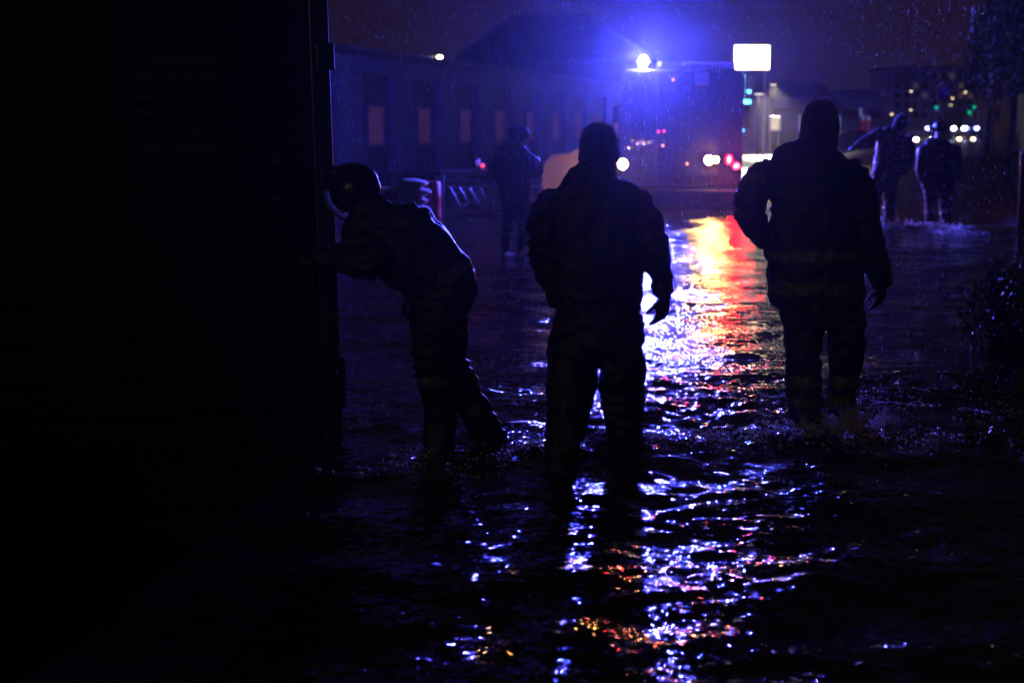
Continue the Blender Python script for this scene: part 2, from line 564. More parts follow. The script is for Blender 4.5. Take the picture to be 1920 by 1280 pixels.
# ------------------------------------------------------------------ street lamps
def lamp_proto(h, lens, r, arm=0.9):
    root = empty('street_lamp')
    MB().tube([(0, 0, 0), (0, 0, h * 0.5), (0, 0, h - 0.2), (arm * 0.25, 0, h), (arm, 0, h + 0.05)], [0.09, 0.07, 0.05, 0.04, 0.035], 8).build('pole', M['galv'], root, True)
    MB().box((arm + 0.15, 0, h + 0.06), (0.5, 0.2, 0.1), taper=0.7).build('lamp_head', M['galv'], root, bevel=0.02)
    MB().ball((arm + 0.15, 0, h - 0.01), (r, r, r * 0.8), 10, 6).build('lens', lens, root, True)
    return root

p = P(824, 107, 72.0)
l = lamp_proto(p.z, M['street'], 0.12)
l.location = (p.x - 1.05, p.y, 0)
tag(l, 'single lit street lamp above the low hall roof', 'street lamp')

l = lamp_proto(5.2, M['street'], 0.12)
l.location = (-8.5, -7.0, 0)
for ch in l.children:
    if ch.name.startswith('lens'):
        ch.data.materials[0] = emis('near_street_lamp_lens', (1.0, 0.82, 0.5), 650)
tag(l, 'lit street lamp behind the viewer beside the dark building', 'street lamp')

far_lamps = [(1708, 171, 160, 'lit street lamp high above the far flats, left of the round sign'),
             (1762, 164, 150, 'lit street lamp just above the round no stopping sign'),
             (1786, 184, 168, 'lit street lamp touching the lower right rim of the round sign'),
             (1810, 173, 165, 'lit street lamp furthest right among the far lamps'),
             (1783, 197, 205, 'lit street lamp below the round no stopping sign'),
             (1708, 206, 190, 'low lit street lamp beside the bending firefighter head'),
             (1672, 214, 150, 'lit street lamp left of the bending firefighter, nearest the low houses')]
for (x, y, d, lab) in far_lamps:
    p = P(x, y, d)
    l = lamp_proto(p.z, M['streetw'], 0.11)
    l.location = (p.x - 1.05, p.y, 0.06)
    l.location.z = 0.0
    tag(l, lab, 'street lamp', 'far street lamps')

# ------------------------------------------------------------------ fire engine
TD = 29.0
tc_ = P(1279, 240, TD)
YAW = -math.radians(5.0)
fe = empty('fire_engine', (tc_.x, TD, -0.27), YAW)
tag(fe, 'fire engine seen from behind with lit blue beacon and bright rear lamps', 'fire engine')
GZ = -0.27
def tl_(x, y):   # position on the rear face, local x,z
    p = P(x, y, TD)
    return p.x - tc_.x, p.z - GZ
HWT = 1.22
top = tl_(1279, 131)[1]
prof = [(-HWT, 0.75), (HWT, 0.75), (HWT, top - 0.12), (HWT - 0.14, top), (-HWT + 0.14, top), (-HWT, top - 0.12)]
MB().prism(prof, 0.0, 4.6).build('body', M['truck'], fe, bevel=0.03)
MB().prism([(-HWT + .03, 0.6), (HWT - .03, 0.6), (HWT - .03, 2.6), (HWT - 0.2, 2.95), (-HWT + 0.2, 2.95), (-HWT + .03, 2.6)], 4.75, 7.2).build('cab', M['truck'], fe, bevel=0.06)
MB().box((0, 3.6, 0.62), (1.0, 7.0, 0.24)).build('chassis', M['rubber'], fe)
MB().box((0, -0.12, 0.52), (2.4, 0.24, 0.34)).build('bumper', M['truck_dark'], fe, bevel=0.03)
for s in (-1, 1):
    for yy in (1.5, 6.0):
        wh = MB().tube([(s * 0.8, yy, 0.5), (s * 1.2, yy, 0.5)], 0.5, 24).build('wheel', M['rubber'], fe, bevel=0.04)
        MB().tube([(s * 1.14, yy, 0.5), (s * 1.21, yy, 0.5)], [0.3, 0.22], 16).build('rim', M['galv'], wh)
    MB().box((s * 0.98, 0.55, 0.45), (0.5, 0.03, 0.5)).build('mud_flap', M['rubber'], fe)
sh = MB().box((0.0, -0.012, 1.75), (1.5, 0.02, 1.55)).build('rear_shutter', M['truck_dark'], fe)
sl_me = MB().box((0, 0, 0), (1.46, 0.024, 0.068)).mesh('slat')
sl_me.materials.append(M['shutter'])
for k in range(20):
    o = bpy.data.objects.new('slat', sl_me)
    C.objects.link(o)
    o.parent = sh
    o.location = (0, -0.034, 1.02 + 0.077 * k)
# two pale rear windows above the shutter
x0, z1 = tl_(1301, 137); x1, z0 = tl_(1328, 163)
MB().box(((x0 + x1) / 2, -0.06, (z0 + z1) / 2), (x1 - x0, 0.03, z1 - z0)).build('rear_window', M['pane'], fe, bevel=0.05)
x0, z1 = tl_(1262, 140); x1, z0 = tl_(1273, 165)
MB().box(((x0 + x1) / 2, -0.06, (z0 + z1) / 2), (x1 - x0, 0.03, z1 - z0)).build('rear_window', M['pane'], fe, bevel=0.04)
# beacon on its stalk
bx, bz = tl_(1207, 117)
MB().tube([(bx, 0.3, top - 0.01), (bx, 0.3, bz - 0.07)], [0.1, 0.09], 16).build('beacon_base', M['rubber'], fe)
MB().ball((bx, 0.3, bz + 0.03), (0.085, 0.085, 0.1), 12, 8).build('beacon', M['beacon'], fe, True)
mx, _ = tl_(1233, 200)
MB().tube([(mx, -0.07, 0.9), (mx, -0.07, top - 0.12)], 0.022, 8).build('grab_pole', M['rubber'], fe, True)
rx0, rz1 = tl_(1290, 112); rx1, _ = tl_(1384, 112)
MB().box(((rx0 + rx1) / 2, 2.7, (top + rz1) / 2), (rx1 - rx0, 3.4, rz1 - top)).build('roof_locker', M['truck'], fe, bevel=0.03)
# lamps
def lens(name, x, y, rx, rz, m):
    X, Z = tl_(x, y)
    hs = MB().tube([(X, -0.02, Z), (X, -0.10, Z)], [max(rx, rz) * 1.25] * 2, 16).build('lamp_housing', M['rubber'], fe)
    MB().ball((X, -0.105, Z), (rx, 0.035, rz), 12, 8).build(name, m, hs, True)
lens('work_lamp', 1168, 308, 0.085, 0.095, M['worklamp'])
lens('work_lamp', 1328, 300, 0.075, 0.08, M['worklamp'])
lens('work_lamp', 1341, 299, 0.05, 0.06, M['worklamp'])
lens('tail_lamp', 1366, 299, 0.04, 0.08, M['tail'])
lens('tail_lamp', 1379, 311, 0.06, 0.055, M['tail'])
for (x, y, m_) in ((1235, 247, 'tail_s'), (1245, 246, 'tail_s'), (1243, 273, 'amber_s'), (1262, 150, 'amber_s'), (1288, 307, 'amber_s')):
    X, Z = tl_(x, y)
    MB().ball((X, -0.085, Z), (0.022, 0.02, 0.026), 8, 6).build('marker_lamp', M[m_], fe, True)
for (x, y) in ((1187, 261), (1202, 262), (1197, 267), (1208, 267), (1219, 265), (1181, 275)):
    X, Z = tl_(x, y)
    MB().tube([(X, 0.02, Z), (X, -0.12, Z)], [0.05, 0.045], 12).build('hose_coupling', M['chrome'], fe, True)
for q_ in (-0.45, -0.05):
    MB().box((q_, 2.2, top + 0.13), (0.05, 4.2, 0.08)).build('ladder_rail', M['rubber'], fe)
for k in range(12):
    MB().box((-0.25, 0.25 + k * 0.34, top + 0.13), (0.35, 0.035, 0.035)).build('ladder_rung', M['rubber'], fe)
for yy in (0.3, 4.0):
    MB().box((-0.25, yy, top + 0.04), (0.55, 0.08, 0.1)).build('ladder_rest', M['rubber'], fe)
for s in (-1, 1):
    mr = MB().tube([(s * 1.18, 7.0, 2.5), (s * 1.42, 7.05, 2.45)], 0.02, 8).build('mirror_arm', M['rubber'], fe)
    MB().box((s * 1.45, 7.05, 2.25), (0.16, 0.1, 0.4)).build('mirror', M['rubber'], mr, bevel=0.03)

# ------------------------------------------------------------------ lit pylon sign
PD = 85.0
pc = P(1410, 108, PD)
py = empty('pylon_sign', (pc.x, PD, 0.05), math.radians(4))
tag(py, 'glowing white roadside sign board on a pylon beside the fire engine', 'sign')
k_ = PXM(PD)
wS, hS = 65 * k_, 43 * k_
zS = pc.z - 0.05
bx_ = MB()
bx_.box((0, 0.14, zS), (wS + 0.06, 0.24, hS + 0.06)).build('cabinet', M['truck_dark'], py, bevel=0.06)
MB().box((0, 0.0, zS), (wS, 0.03, hS)).build('sign_face', M['signface'], py, bevel=0.1)
mk = MB()
x_ = (1392 - 1410) * k_
mk.box((x_ - 0.28, -0.024, zS - 0.03), (0.34, 0.012, 0.12)).box((x_ + 0.12, -0.024, zS - 0.04), (0.3, 0.012, 0.07)).box((x_ + 0.42, -0.024, zS - 0.02), (0.14, 0.012, 0.1))
mk.build('lettering', M['redbrown'], py)
zb0, zb1 = P(0, 195, PD).z - .05, P(0, 140, PD).z - .05
MB().box(((1399 - 1410) * k_, 0.1, (zb0 + zb1) / 2), (26 * k_, 0.2, zb1 - zb0)).build('lower_cabinet', M['truck_dark'], py, bevel=0.03)
MB().box(((1393 - 1410) * k_, -0.012, (zb0 + zb1) / 2 + 0.02), (7 * k_, 0.02, zb1 - zb0 - 0.1)).build('light_strip', M['cyan'], py, bevel=0.03)
MB().box(((1403 - 1410) * k_, -0.012, zb0 + 0.12), (13 * k_, 0.02, 6 * k_)).build('light_strip', M['cyan'], py, bevel=0.03)
MB().ball(((1406 - 1410) * k_, -0.03, P(0, 172, PD).z - .05), (0.11, 0.04, 0.09), 10, 6).build('lamp', M['cyan'], py, True)
MB().ball(((1394 - 1410) * k_, -0.03, P(0, 247, PD).z + .02), (0.13, 0.04, 0.12), 10, 6).build('lamp', M['cyan'], py, True)
MB().ball(((1388 - 1410) * k_, -0.03, P(0, 218, PD).z - .05), (0.05, 0.03, 0.09), 10, 6).build('signal_lamp', M['green_s'], py, True)
for xx in (1388, 1436):
    MB().tube([((xx - 1410) * k_, 0.16, -0.05), ((xx - 1410) * k_, 0.16, zS - hS * 0.4)], 0.06, 10).build('post', M['galv'], py)

# shielded forecourt lamps, lighting the wet concrete beside the pylon
def forecourt_lamp(x, d, h, watts, label):
    p = P(x, 240, d)
    root = empty('forecourt_lamp', (p.x, d, 0.05))
    MB().tube([(0, 0.1, 0), (0, 0.1, h + 0.05)], 0.035, 10).build('post', M['rubber'], root)
    fl = MB().box((0, -0.05, h), (0.4, 0.5, 0.12)).build('lamp_head', M['truck_dark'], root, bevel=0.02)
    MB().box((0, -0.05, h - 0.055), (0.34, 0.4, 0.02)).build('lens', emis('flood_lens', (1.0, 0.86, 0.6), 5), fl)
    ld_ = bpy.data.lights.new('lamp_light', 'SPOT')
    ld_.energy = watts
    ld_.color = (1.0, 0.82, 0.56)
    ld_.spot_size = math.radians(64)
    ld_.spot_blend = 0.5
    ld_.shadow_soft_size = 0.1
    lo_ = bpy.data.objects.new('lamp_light', ld_)
    C.objects.link(lo_)
    lo_.parent = fl
    lo_.location = (0, -0.05, h - 0.09)
    lo_.rotation_euler = (-math.radians(50), 0, 0)
    tag(root, label, 'lamp', 'forecourt lamps')
forecourt_lamp(1421, 58, 3.0, 20000, 'thin shielded lamp post nearest the fire engine on the lit forecourt')
forecourt_lamp(1447, 86, 4.2, 40000, 'thin shielded lamp post beside the pale notice board')
forecourt_lamp(1432, 125, 4.5, 60000, 'thin shielded lamp post furthest back on the lit forecourt')
sheet('forecourt', np.linspace(8.2, 30, 12), np.linspace(52, 160, 20), lambda X, Y: ground_z(X, Y) + 0.012, M['concrete'])

# ------------------------------------------------------------------ right-hand side: far street
def no_stopping(x, y, d):
    p = P(x, y, d)
    r = 15.5 * PXM(d)
    root = empty('no_stopping_sign', (p.x, d, 0.05), 0)
    MB().tube([(0, 0.05, 0), (0, 0.05, p.z + r * .9)], 0.035, 10).build('post', M['galv'], root)
    z = p.z - 0.05
    MB().tube([(0, 0, z), (0, 0.02, z)], r, 32).build('rim', M['sign_red'], root)
    MB().tube([(0, -0.006, z), (0, 0.0, z)], r * 0.74, 32).build('disc', M['sign_blue'], root)
    MB().box((0, -0.013, z), (r * 0.26, 0.008, r * 1.5), rot=(0, math.radians(-42), 0)).build('slash', M['sign_red'], root)
    return tag(root, 'round red and blue no stopping sign on a post at right', 'road sign')
no_stopping(1770, 175, 51.0)

# slim pole at right
p = P(1849, 296, 60)
pl = empty('utility_pole', (p.x, 60, float(ground_z(np.array(p.x), np.array(60.0))) - 0.03))
MB().tube([(0, 0, 0), (0.05, 0, 4), (0.14, 0, 9.0)], [0.12, 0.10, 0.07], 12).build('pole', M['galv'], pl, True)
MB().box((0.03, -0.1, 3.0), (0.14, 0.06, 0.5)).build('reflector_plate', M['white'], pl)
MB().tube([(-0.85, 0, 5.0), (-0.85, 0, 6.0)], 0.06, 8).build('hanging_tube', M['galv'], pl)
MB().tube([(0.08, 0, 6.0), (-0.85, 0, 6.02)], 0.025, 8).build('bracket', M['galv'], pl)
tag(pl, 'slim grey utility pole in front of the plank fence', 'pole')

# plank fence and blue hoarding
def fence_line(name, A, Bp, zt, wd, gap, m_, label, cat, rails=True):
    A, Bp = Vector(A), Vector(Bp)
    L = (Bp - A).length
    d = (Bp - A).normalized()
    gz = 0.45
    root = empty(name, (A.x, A.y, gz), math.atan2(d.y, d.x))
    h = zt - gz
    n = int(L / (wd + gap))
    for k in range(n):
        hh = h + random.uniform(-0.04, 0.04)
        MB().box(((k + .5) * (wd + gap), random.uniform(-.012, .012), hh / 2 + .01), (wd, 0.024, hh)).build('plank', m_, root)
    for zz in (0.35, h - 0.35):
        MB().box((L / 2, 0.055, zz), (L, 0.06, 0.09)).build('rail', m_, root)
    for k in range(int(L / 2.2) + 1):
        MB().box((0.05 + k * 2.2, 0.14, h / 2 - .05), (0.1, 0.1, h + .1)).build('post', m_, root)
    return tag(root, label, cat)
fA = P(1856, 240, 62); fB = P(1893, 240, 49); fC = P(1960, 240, 37)
fence_line('plank_fence', fA.xy, fB.xy, 2.68, 0.16, 0.03, M['wood'], 'brown upright plank fence behind the slim pole at right', 'fence')
fence_line('blue_hoarding', (fB + Vector((0.15, -0.2, 0))).xy, fC.xy, 2.72, 0.42, 0.02, M['blue'], 'blue panelled hoarding at the right edge behind the marker post', 'hoarding')
MBp = P(1903, 286, 38)
pr = empty('marker_post', (MBp.x, 38, 0.2))
zt = P(1903, 250, 38).z - 0.2
MB().tube([(0.02, 0, 0), (0.02, 0, zt - 0.12), (-0.01, 0, zt - 0.02), (-0.06, 0, zt)], [0.055, 0.055, 0.05, 0.035], 10).build('tube', M['white'], pr, True)
MB().tube([(0.02, 0, zt * .55), (0.02, 0, zt * .62)], 0.058, 10).build('band', M['redbrown'], pr)
tag(pr, 'pale curved marker post in front of the blue hoarding', 'post')

# red-brown cabinet at the right edge
cp = P(1905, 470, 19.0)
zt = P(1905, 287, 19.0).z
cb = empty('utility_cabinet', (cp.x, 19.0, 0.0), -0.37)
MB().box((0.5, 0.25, zt / 2 - .1), (0.94, 0.45, zt + .15)).build('body', M['redbrown'], cb, bevel=0.01)
MB().box((0.022, -0.0, zt / 2 - .12), (0.05, 0.06, zt + .2)).build('frame_edge', M['darksteel'], cb, bevel=0.006)
MB().box((0.5, 0.25, zt + .0), (1.02, 0.52, 0.05)).build('cap', M['galv'], cb, bevel=0.01)
MB().box((0.115, -0.002, zt / 2 - .12), (0.02, 0.05, zt + .1)).build('door_stile', M['galv'], cb)
tag(cb, 'dark red brown utility cabinet cut by the right edge', 'cabinet')

# far low house row and block of flats
def house(name, x0, x1, yt, d, depth, label, roof_h, wins, wy, flat=False, m_=None):
    a, b_ = P(x0, yt, d), P(x1, yt, d)
    root = empty(name, ((a.x + b_.x) / 2, d, 0))
    W, h = b_.x - a.x, a.z
    MB().box((0, depth / 2, h / 2), (W, depth, h)).build('wall', m_ or M['flat'], root)
    if flat:
        MB().box((0, depth / 2, h + 0.12), (W + .5, depth + .5, 0.24)).build('roof', M['roof'], root)
    else:
        MB().add([(-W / 2 - .3, -.3, h + .003), (W / 2 + .3, -.3, h + .003), (W / 2 + .3, depth + .3, h + .003), (-W / 2 - .3, depth + .3, h + .003), (-W / 2, depth / 2, h + roof_h), (W / 2, depth / 2, h + roof_h)],
                 [(0, 1, 5, 4), (2, 3, 4, 5), (3, 0, 4), (1, 2, 5), (3, 2, 1, 0)]).build('roof', M['roof'], root)
    for (wx, wyy, ww, wh, lit) in wins:
        p = P(wx, wyy, d)
        o = MB().box((p.x - root.location.x, -0.03, p.z), (ww, 0.06, wh)).build('window', M['litwin'] if lit else M['dglass'], root)
        MB().box((p.x - root.location.x, -0.07, p.z - wh / 2 - .05), (ww + .15, 0.12, 0.08)).build('sill', M['wframe'], o)
    return tag(root, label, 'building')
wins = []
random.seed(5)
for r_ in range(5):
    for c_ in range(9):
        wins.append((1683 + c_ * 17, 143 + r_ * 18, 0.75, 0.85, random.random() < 0.16))
house('apartment_block', 1668, 1836, 128, 215, 12, 'dim apartment block with scattered lit windows at the far end', 1, wins, 0, True)
house('low_house', 1568, 1662, 188, 150, 9, 'low dark house row left of the apartment block', 1.2, [(1588 + 14 * i, 214, 0.8, 0.8, False) for i in range(5)], 0)
house('dark_house', 1440, 1560, 184, 120, 9, 'low dark building behind the right standing firefighter head', 1.5, [(1458 + 16 * i, 212, 0.7, 0.8, False) for i in range(6)], 0)

# far street furniture
def board(x0, x1, y0, y1, d, label, m_):
    a, b_ = P(x0, y0, d), P(x1, y1, d)
    root = empty('notice_board', ((a.x + b_.x) / 2, d, 0.03))
    W = b_.x - a.x
    MB().box((0, 0.03, (a.z + b_.z) / 2), (W, 0.06, a.z - b_.z)).build('panel', M['galv'], root, bevel=0.02)
    MB().box((0, -0.008, (a.z + b_.z) / 2), (W * .86, 0.012, (a.z - b_.z) * .86)).build('face', m_, root)
    for s in (-1, 1):
        MB().tube([(s * W * .4, 0.08, 0), (s * W * .4, 0.08, b_.z + .2)], 0.03, 8).build('post', M['galv'], root)
    return tag(root, label, 'notice board')
board(1444, 1462, 219, 246, 85, 'small pale lit notice board right of the pylon sign', M['boardface'])
bo = MB()
def bollard(x, yt, yb, d, label, top_m, bot_m):
    a, b_ = P(x, yt, d), P(x, yb, d)
    root = empty('marker_bollard', (a.x, d, 0.04))
    r = 2.4 * PXM(d)
    MB().tube([(0, 0, 0), (0, 0, b_.z)], r, 12).build('base', bot_m, root)
    MB().tube([(0, 0, b_.z + 0.004), (0, 0, a.z - r), (0, 0, a.z)], [r, r, r * .4], 12).build('top', top_m, root, True)
    return tag(root, label, 'bollard', 'road marker bollards')
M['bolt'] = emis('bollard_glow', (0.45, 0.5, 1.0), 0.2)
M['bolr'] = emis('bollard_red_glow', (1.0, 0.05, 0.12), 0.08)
bollard(1619, 216, 227, 110, 'bluish white and red marker bollard between the two right firefighters', M['bolt'], M['bolr'])
bollard(1629, 218, 227, 118, 'narrower white and red marker bollard right of its twin', M['bolt'], M['bolr'])
bollard(1614, 203, 218, 130, 'tall plain pale marker bollard above the red banded pair', M['bolt'], M['galv'])
bollard(1574, 218, 242, 95, 'blue glowing marker bollard by the right standing firefighter head', M['bolt'], M['sign_blue'])
bollard(1500, 216, 248, 95, 'blue glowing marker bollard left of the right firefighter hood', M['bolt'], M['sign_blue'])
bollard(1462, 220, 245, 98, 'thin blue white marker bollard beside the pale notice board', M['bolt'], M['sign_blue'])

# cars
def car(x, yb, d, rz, paint, label, heads=True, head_m=None, beacon=None, van=False, cat='car'):
    p = P(x, yb, d)
    root = empty('parked_car' if not van else 'box_van', (p.x, d, 0.03), rz)
    L, W = (4.3, 1.75) if not van else (6.0, 2.2)
    if van:
        prof = [(-3, .35), (3, .35), (3, 1.3), (2.6, 1.5), (2.2, 2.4), (1.4, 2.5), (1.38, 3.3), (-3, 3.3)]
        cabn = [(2.62, 1.5), (2.27, 2.32), (1.6, 2.32), (1.6, 1.5)]
    else:
        prof = [(-2.1, .3), (2.1, .28), (2.15, .62), (1.95, .82), (1.05, .95), (0.35, 1.42), (-0.2, 1.5), (-1.0, 1.46), (-1.75, 1.02), (-2.1, .95)]
        cabn = [(0.98, .98), (0.36, 1.38), (-0.2, 1.45), (-0.95, 1.41), (-1.5, 1.02)]
    MB().prism(prof, -W / 2, W / 2).build('body', paint, root, bevel=0.08)
    MB().prism(cabn, -W / 2 - .012, W / 2 + .012).build('side_window', M['dglass'], root)
    if not van:
        MB().add([(1.02, -.7, .99), (1.02, .7, .99), (0.42, .6, 1.42), (0.42, -.6, 1.42)], [(0, 1, 2, 3)])
    for sx in (-1.3, 1.35):
        for sy in (-1, 1):
            kx = sx * (1.0 if not van else 1.35)
            wo = MB().tube([(kx, sy * (W / 2 - .2), .33), (kx, sy * (W / 2 + .02), .33)], .33, 18).build('wheel', M['rubber'], root, bevel=.03)
            MB().tube([(kx, sy * (W / 2 - .0), .33), (kx, sy * (W / 2 + .03), .33)], .2, 12).build('rim', M['galv'], wo)
    hm = head_m or (M['head'] if heads else M['dglass'])
    fx = 2.12 if not van else 3.0
    for sy in (-1, 1):
        MB().ball((fx, sy * (W / 2 - .28), .68 if not van else .9), (.07, .17, .13), 10, 6).build('headlight', hm, root, True)
        MB().ball((-fx + .02, sy * (W / 2 - .25), .8), (.05, .14, .1), 10, 6).build('tail_light', M['sign_red'], root, True)
    if beacon:
        for sy in (-.45, .45):
            MB().ball((0.0 if not van else 1.5, sy, 1.6 if not van else 2.68), (.12, .2, .12), 10, 6).build('roof_beacon', beacon, root, True)
    return tag(root, label, cat)
FACE = -PI / 2
car(1612, 250, 75, 0.05, M['cpaint'], 'dark car parked sideways beyond the arm of the bending firefighter', heads=False)
car(1716, 245, 118, FACE + .05, M['cpaint2'], 'far car with glaring white headlights behind the bending firefighter', beacon=None)
car(1748, 240, 140, FACE, M['cpaint'], 'far emergency car with blue roof lights left of the red box van', heads=False, beacon=M['blue_s'])
car(1772, 240, 165, -FACE, M['truck'], 'tall red box van below the round no stopping sign', heads=False, van=True, cat='van')
M['head2'] = emis('headlight_orange', (1.0, 0.55, 0.3), 12)
car(1798, 243, 125, FACE, M['cpaint2'], 'far car with warm headlights and white blue roof lights right of red van', head_m=M['head2'], beacon=emis('beacon_white_blue', (0.6, 0.7, 1.0), 30))
car(1822, 240, 128, FACE, M['cpaint'], 'far dark emergency car with blue roof lights at far right', heads=False, beacon=M['blue_s'])
# traffic signals
def signal(x, y, d, label):
    p = P(x, y, d)
    root = empty('traffic_signal', (p.x, d, 0.04))
    MB().tube([(0, .12, 0), (0, .12, p.z + .5)], .05, 8).build('post', M['galv'], root)
    MB().box((0, 0, p.z + .25), (.32, .2, 1.0)).build('housing', M['rubber'], root, bevel=.03)
    for k, mm in enumerate((M['green_s'], M['dglass'], M['dglass'])):
        MB().ball((0, -.1, p.z - .04 + k * .3), (.15, .05, .15), 10, 6).build('signal_lens', mm, root, True)
    return tag(root, label, 'traffic signal')
signal(1755, 202, 125, 'green traffic signal at the upper left of the red box van')
signal(1817, 211, 118, 'green traffic signal right of the red box van')
signal(1826, 201, 135, 'highest green traffic signal next to the dark trees')

# ------------------------------------------------------------------ vegetation
def leaf_cloud(mb, center, radii, n, size, seed, lo=0.35):
    r = np.random.default_rng(seed)
    for _ in range(n):
        while True:
            v = Vector(r.uniform(-1, 1, 3))
            if v.length <= 1 and v.length > lo:
                nn = noise.noise(v * 2.2 + Vector((seed, 0, 0)))
                if nn > -0.12:
                    break
        c = Vector(center) + Vector((v.x * radii[0], v.y * radii[1], v.z * radii[2])) * (1 + 0.18 * noise.noise(v * 4))
        a = Vector(r.normal(0, 1, 3)).normalized()
        b_ = a.cross(Vector(r.normal(0, 1, 3))).normalized()
        s = size * r.uniform(.6, 1.4)
        n_ = a.cross(b_) * s * .18
        mb.add([c - a * s, c + b_ * s * .4 + n_, c + a * s, c - b_ * s * .4 + n_], [(0, 1, 2), (0, 2, 3)])

def tree(name, base, h, rx, label, n=2600, seed=1, lm='leaf_d', cat='tree'):
    root = empty(name, base)
    tr = MB()
    tr.tube([(0, 0, 0), (0.05, 0, h * .3), (-.06, .05, h * .6), (0, 0, h * .85)], [.03 * h, .022 * h, .014 * h, .006 * h], 9)
    r = random.Random(seed)
    for k in range(7):
        z0 = h * r.uniform(.25, .7)
        q = r.uniform(0, 2 * PI)
        tr.tube([(0, 0, z0), (math.cos(q) * rx * .4, math.sin(q) * rx * .4, z0 + h * .1), (math.cos(q) * rx * .8, math.sin(q) * rx * .8, z0 + h * .15)], [.01 * h, .006 * h, .003 * h], 6)
    tr.build('trunk', M['bark'], root, True)
    mb = MB()
    leaf_cloud(mb, (0, 0, h * .6), (rx, rx, h * .45), n, 0.13, seed)
    for k in range(5):
        q = r.uniform(0, 2 * PI)
        leaf_cloud(mb, (math.cos(q) * rx * .6, math.sin(q) * rx * .6, h * r.uniform(.35, .85)), (rx * .5, rx * .5, h * .18), n // 8, 0.13, seed + k + 3, 0)
    mb.build('crown', M[lm], root)
    return tag(root, label, cat)
p = P(1868, 240, 66)
tree('dark_tree', (p.x + .6, 66, .5), 8.4, 2.0, 'dark tree rising behind the slim pole and plank fence', 3000, 2)
p = P(1918, 240, 52)
tree('dark_tree', (p.x + .9, 54, .5), 8.0, 2.3, 'dark tree behind the blue hoarding at the right edge', 3000, 4)

def bush(name, x, y, d, rad, h, n, label, seed):
    p = P(x, y, d)
    z = float(ground_z(np.array(p.x), np.array(d)))
    root = empty(name, (p.x, d, z - .02))
    st = MB()
    r = random.Random(seed)
    mb = MB()
    for k in range(n):
        q = r.uniform(0, 2 * PI)
        rr = rad * r.random() ** .6
        lean_ = r.uniform(.3, 1.0)
        tip = Vector((math.cos(q) * rr * lean_ * 1.2, math.sin(q) * rr * lean_ * 1.2, h * r.uniform(.5, 1.05)))
        b0 = Vector((math.cos(q) * rr * .35, math.sin(q) * rr * .35, 0))
        mid = (b0 + tip) / 2 + Vector((0, 0, h * .12))
        st.tube([b0, mid, tip], [.006, .004, .002], 5)
        for j in range(16):
            t = .25 + .75 * j / 16
            c = (b0 * (1 - t) ** 2 + mid * 2 * t * (1 - t) + tip * t * t)
            a = Vector((r.gauss(0, 1), r.gauss(0, 1), r.gauss(.2, .7))).normalized()
            b_ = a.cross(Vector((r.gauss(0, 1), r.gauss(0, 1), r.gauss(0, 1)))).normalized()
            s = r.uniform(.016, .038)
            c = c + a * s
            mb.add([c - a * s, c + b_ * s * .45, c + a * s, c - b_ * s * .45], [(0, 1, 2), (0, 2, 3)])
    st.build('stem', M['bark'], root)
    mb.build('foliage', M['leaf'], root)
    return tag(root, label, 'bush', 'bushes on the right bank')
bush('wet_bush', 1905, 640, 10.6, .55, 0.95, 90, 'wet bush at the right edge below the cabinet, tallest of the bank', 3)
bush('wet_bush', 1880, 760, 8.6, .38, 0.5, 60, 'low wet bush at the right edge beside the churned water', 6)
bush('wet_bush', 1925, 850, 7.3, .35, 0.45, 50, 'low wet bush nearest the camera at the right edge', 7)
bush('wet_bush', 1900, 520, 14.2, .5, 0.6, 70, 'wet bush just in front of the dark red brown cabinet', 9)

# ------------------------------------------------------------------ barrier, lamp, sacks, barrel, tarpaulin
bd = 27.5
a0 = P(826, 322, bd); 
br0 = empty('flood_barrier', (a0.x, bd, GZ))
tag(br0, 'low metal barrier frame with pale rails behind the helmeted wader', 'barrier')
kb = PXM(bd)
def bz_(y): return P(826, y, bd).z - GZ
Lb = 190 * kb
for (y0, y1, x0, m_) in ((319, 324, 0, 'alu'), (325, 330, 0, 'alu'), (347, 351, 8 * kb, 'alu'), (398, 402, 48 * kb, 'alu')):
    MB().box(((x0 + Lb) / 2, 0, (bz_(y0) + bz_(y1)) / 2), (Lb - x0, 0.06, bz_(y0) - bz_(y1))).build('rail', M[m_], br0, bevel=.008)
MB().box((Lb / 2 + .05, 0.04, (bz_(334) + bz_(344)) / 2), (Lb - .1, 0.02, bz_(334) - bz_(344))).build('panel', M['galv'], br0)
for k in range(9):
    xx = (30 + k * 18) * kb
    MB().box((xx, 0.0, bz_(384)), (9 * kb, 0.05, 3.4 * kb)).build('step', M['alu'], br0, bevel=.006)
    MB().tube([(xx - 12 * kb, 0.05, bz_(352)), (xx + 6 * kb, 0.0, bz_(383))], 0.010, 6).build('strut', M['darksteel'], br0)
for xx in (4 * kb, Lb - 4 * kb, Lb * .5):
    MB().tube([(xx, 0.05, bz_(330)), (xx, 0.05, 0)], 0.022, 8).build('leg', M['galv'], br0)
hp = P(897, 318, bd)
hl = empty('warning_lamp', (hp.x, bd, P(897, 318.6, bd).z))
MB().tube([(0, 0, 0), (0, 0, .06), (0, 0, .07)], [.05, .05, .03], 10).build('base', M['rubber'], hl)
MB().ball((0, 0, .13), (.05, .05, .085), 10, 8).build('cap', M['tarp'], hl, True)
MB().ball((.085, -.01, .08), (.035, .03, .035), 8, 6).build('red_lens', M['tail_s'], hl, True)
tag(hl, 'small cream and red warning lamp on the barrier rail', 'warning lamp')

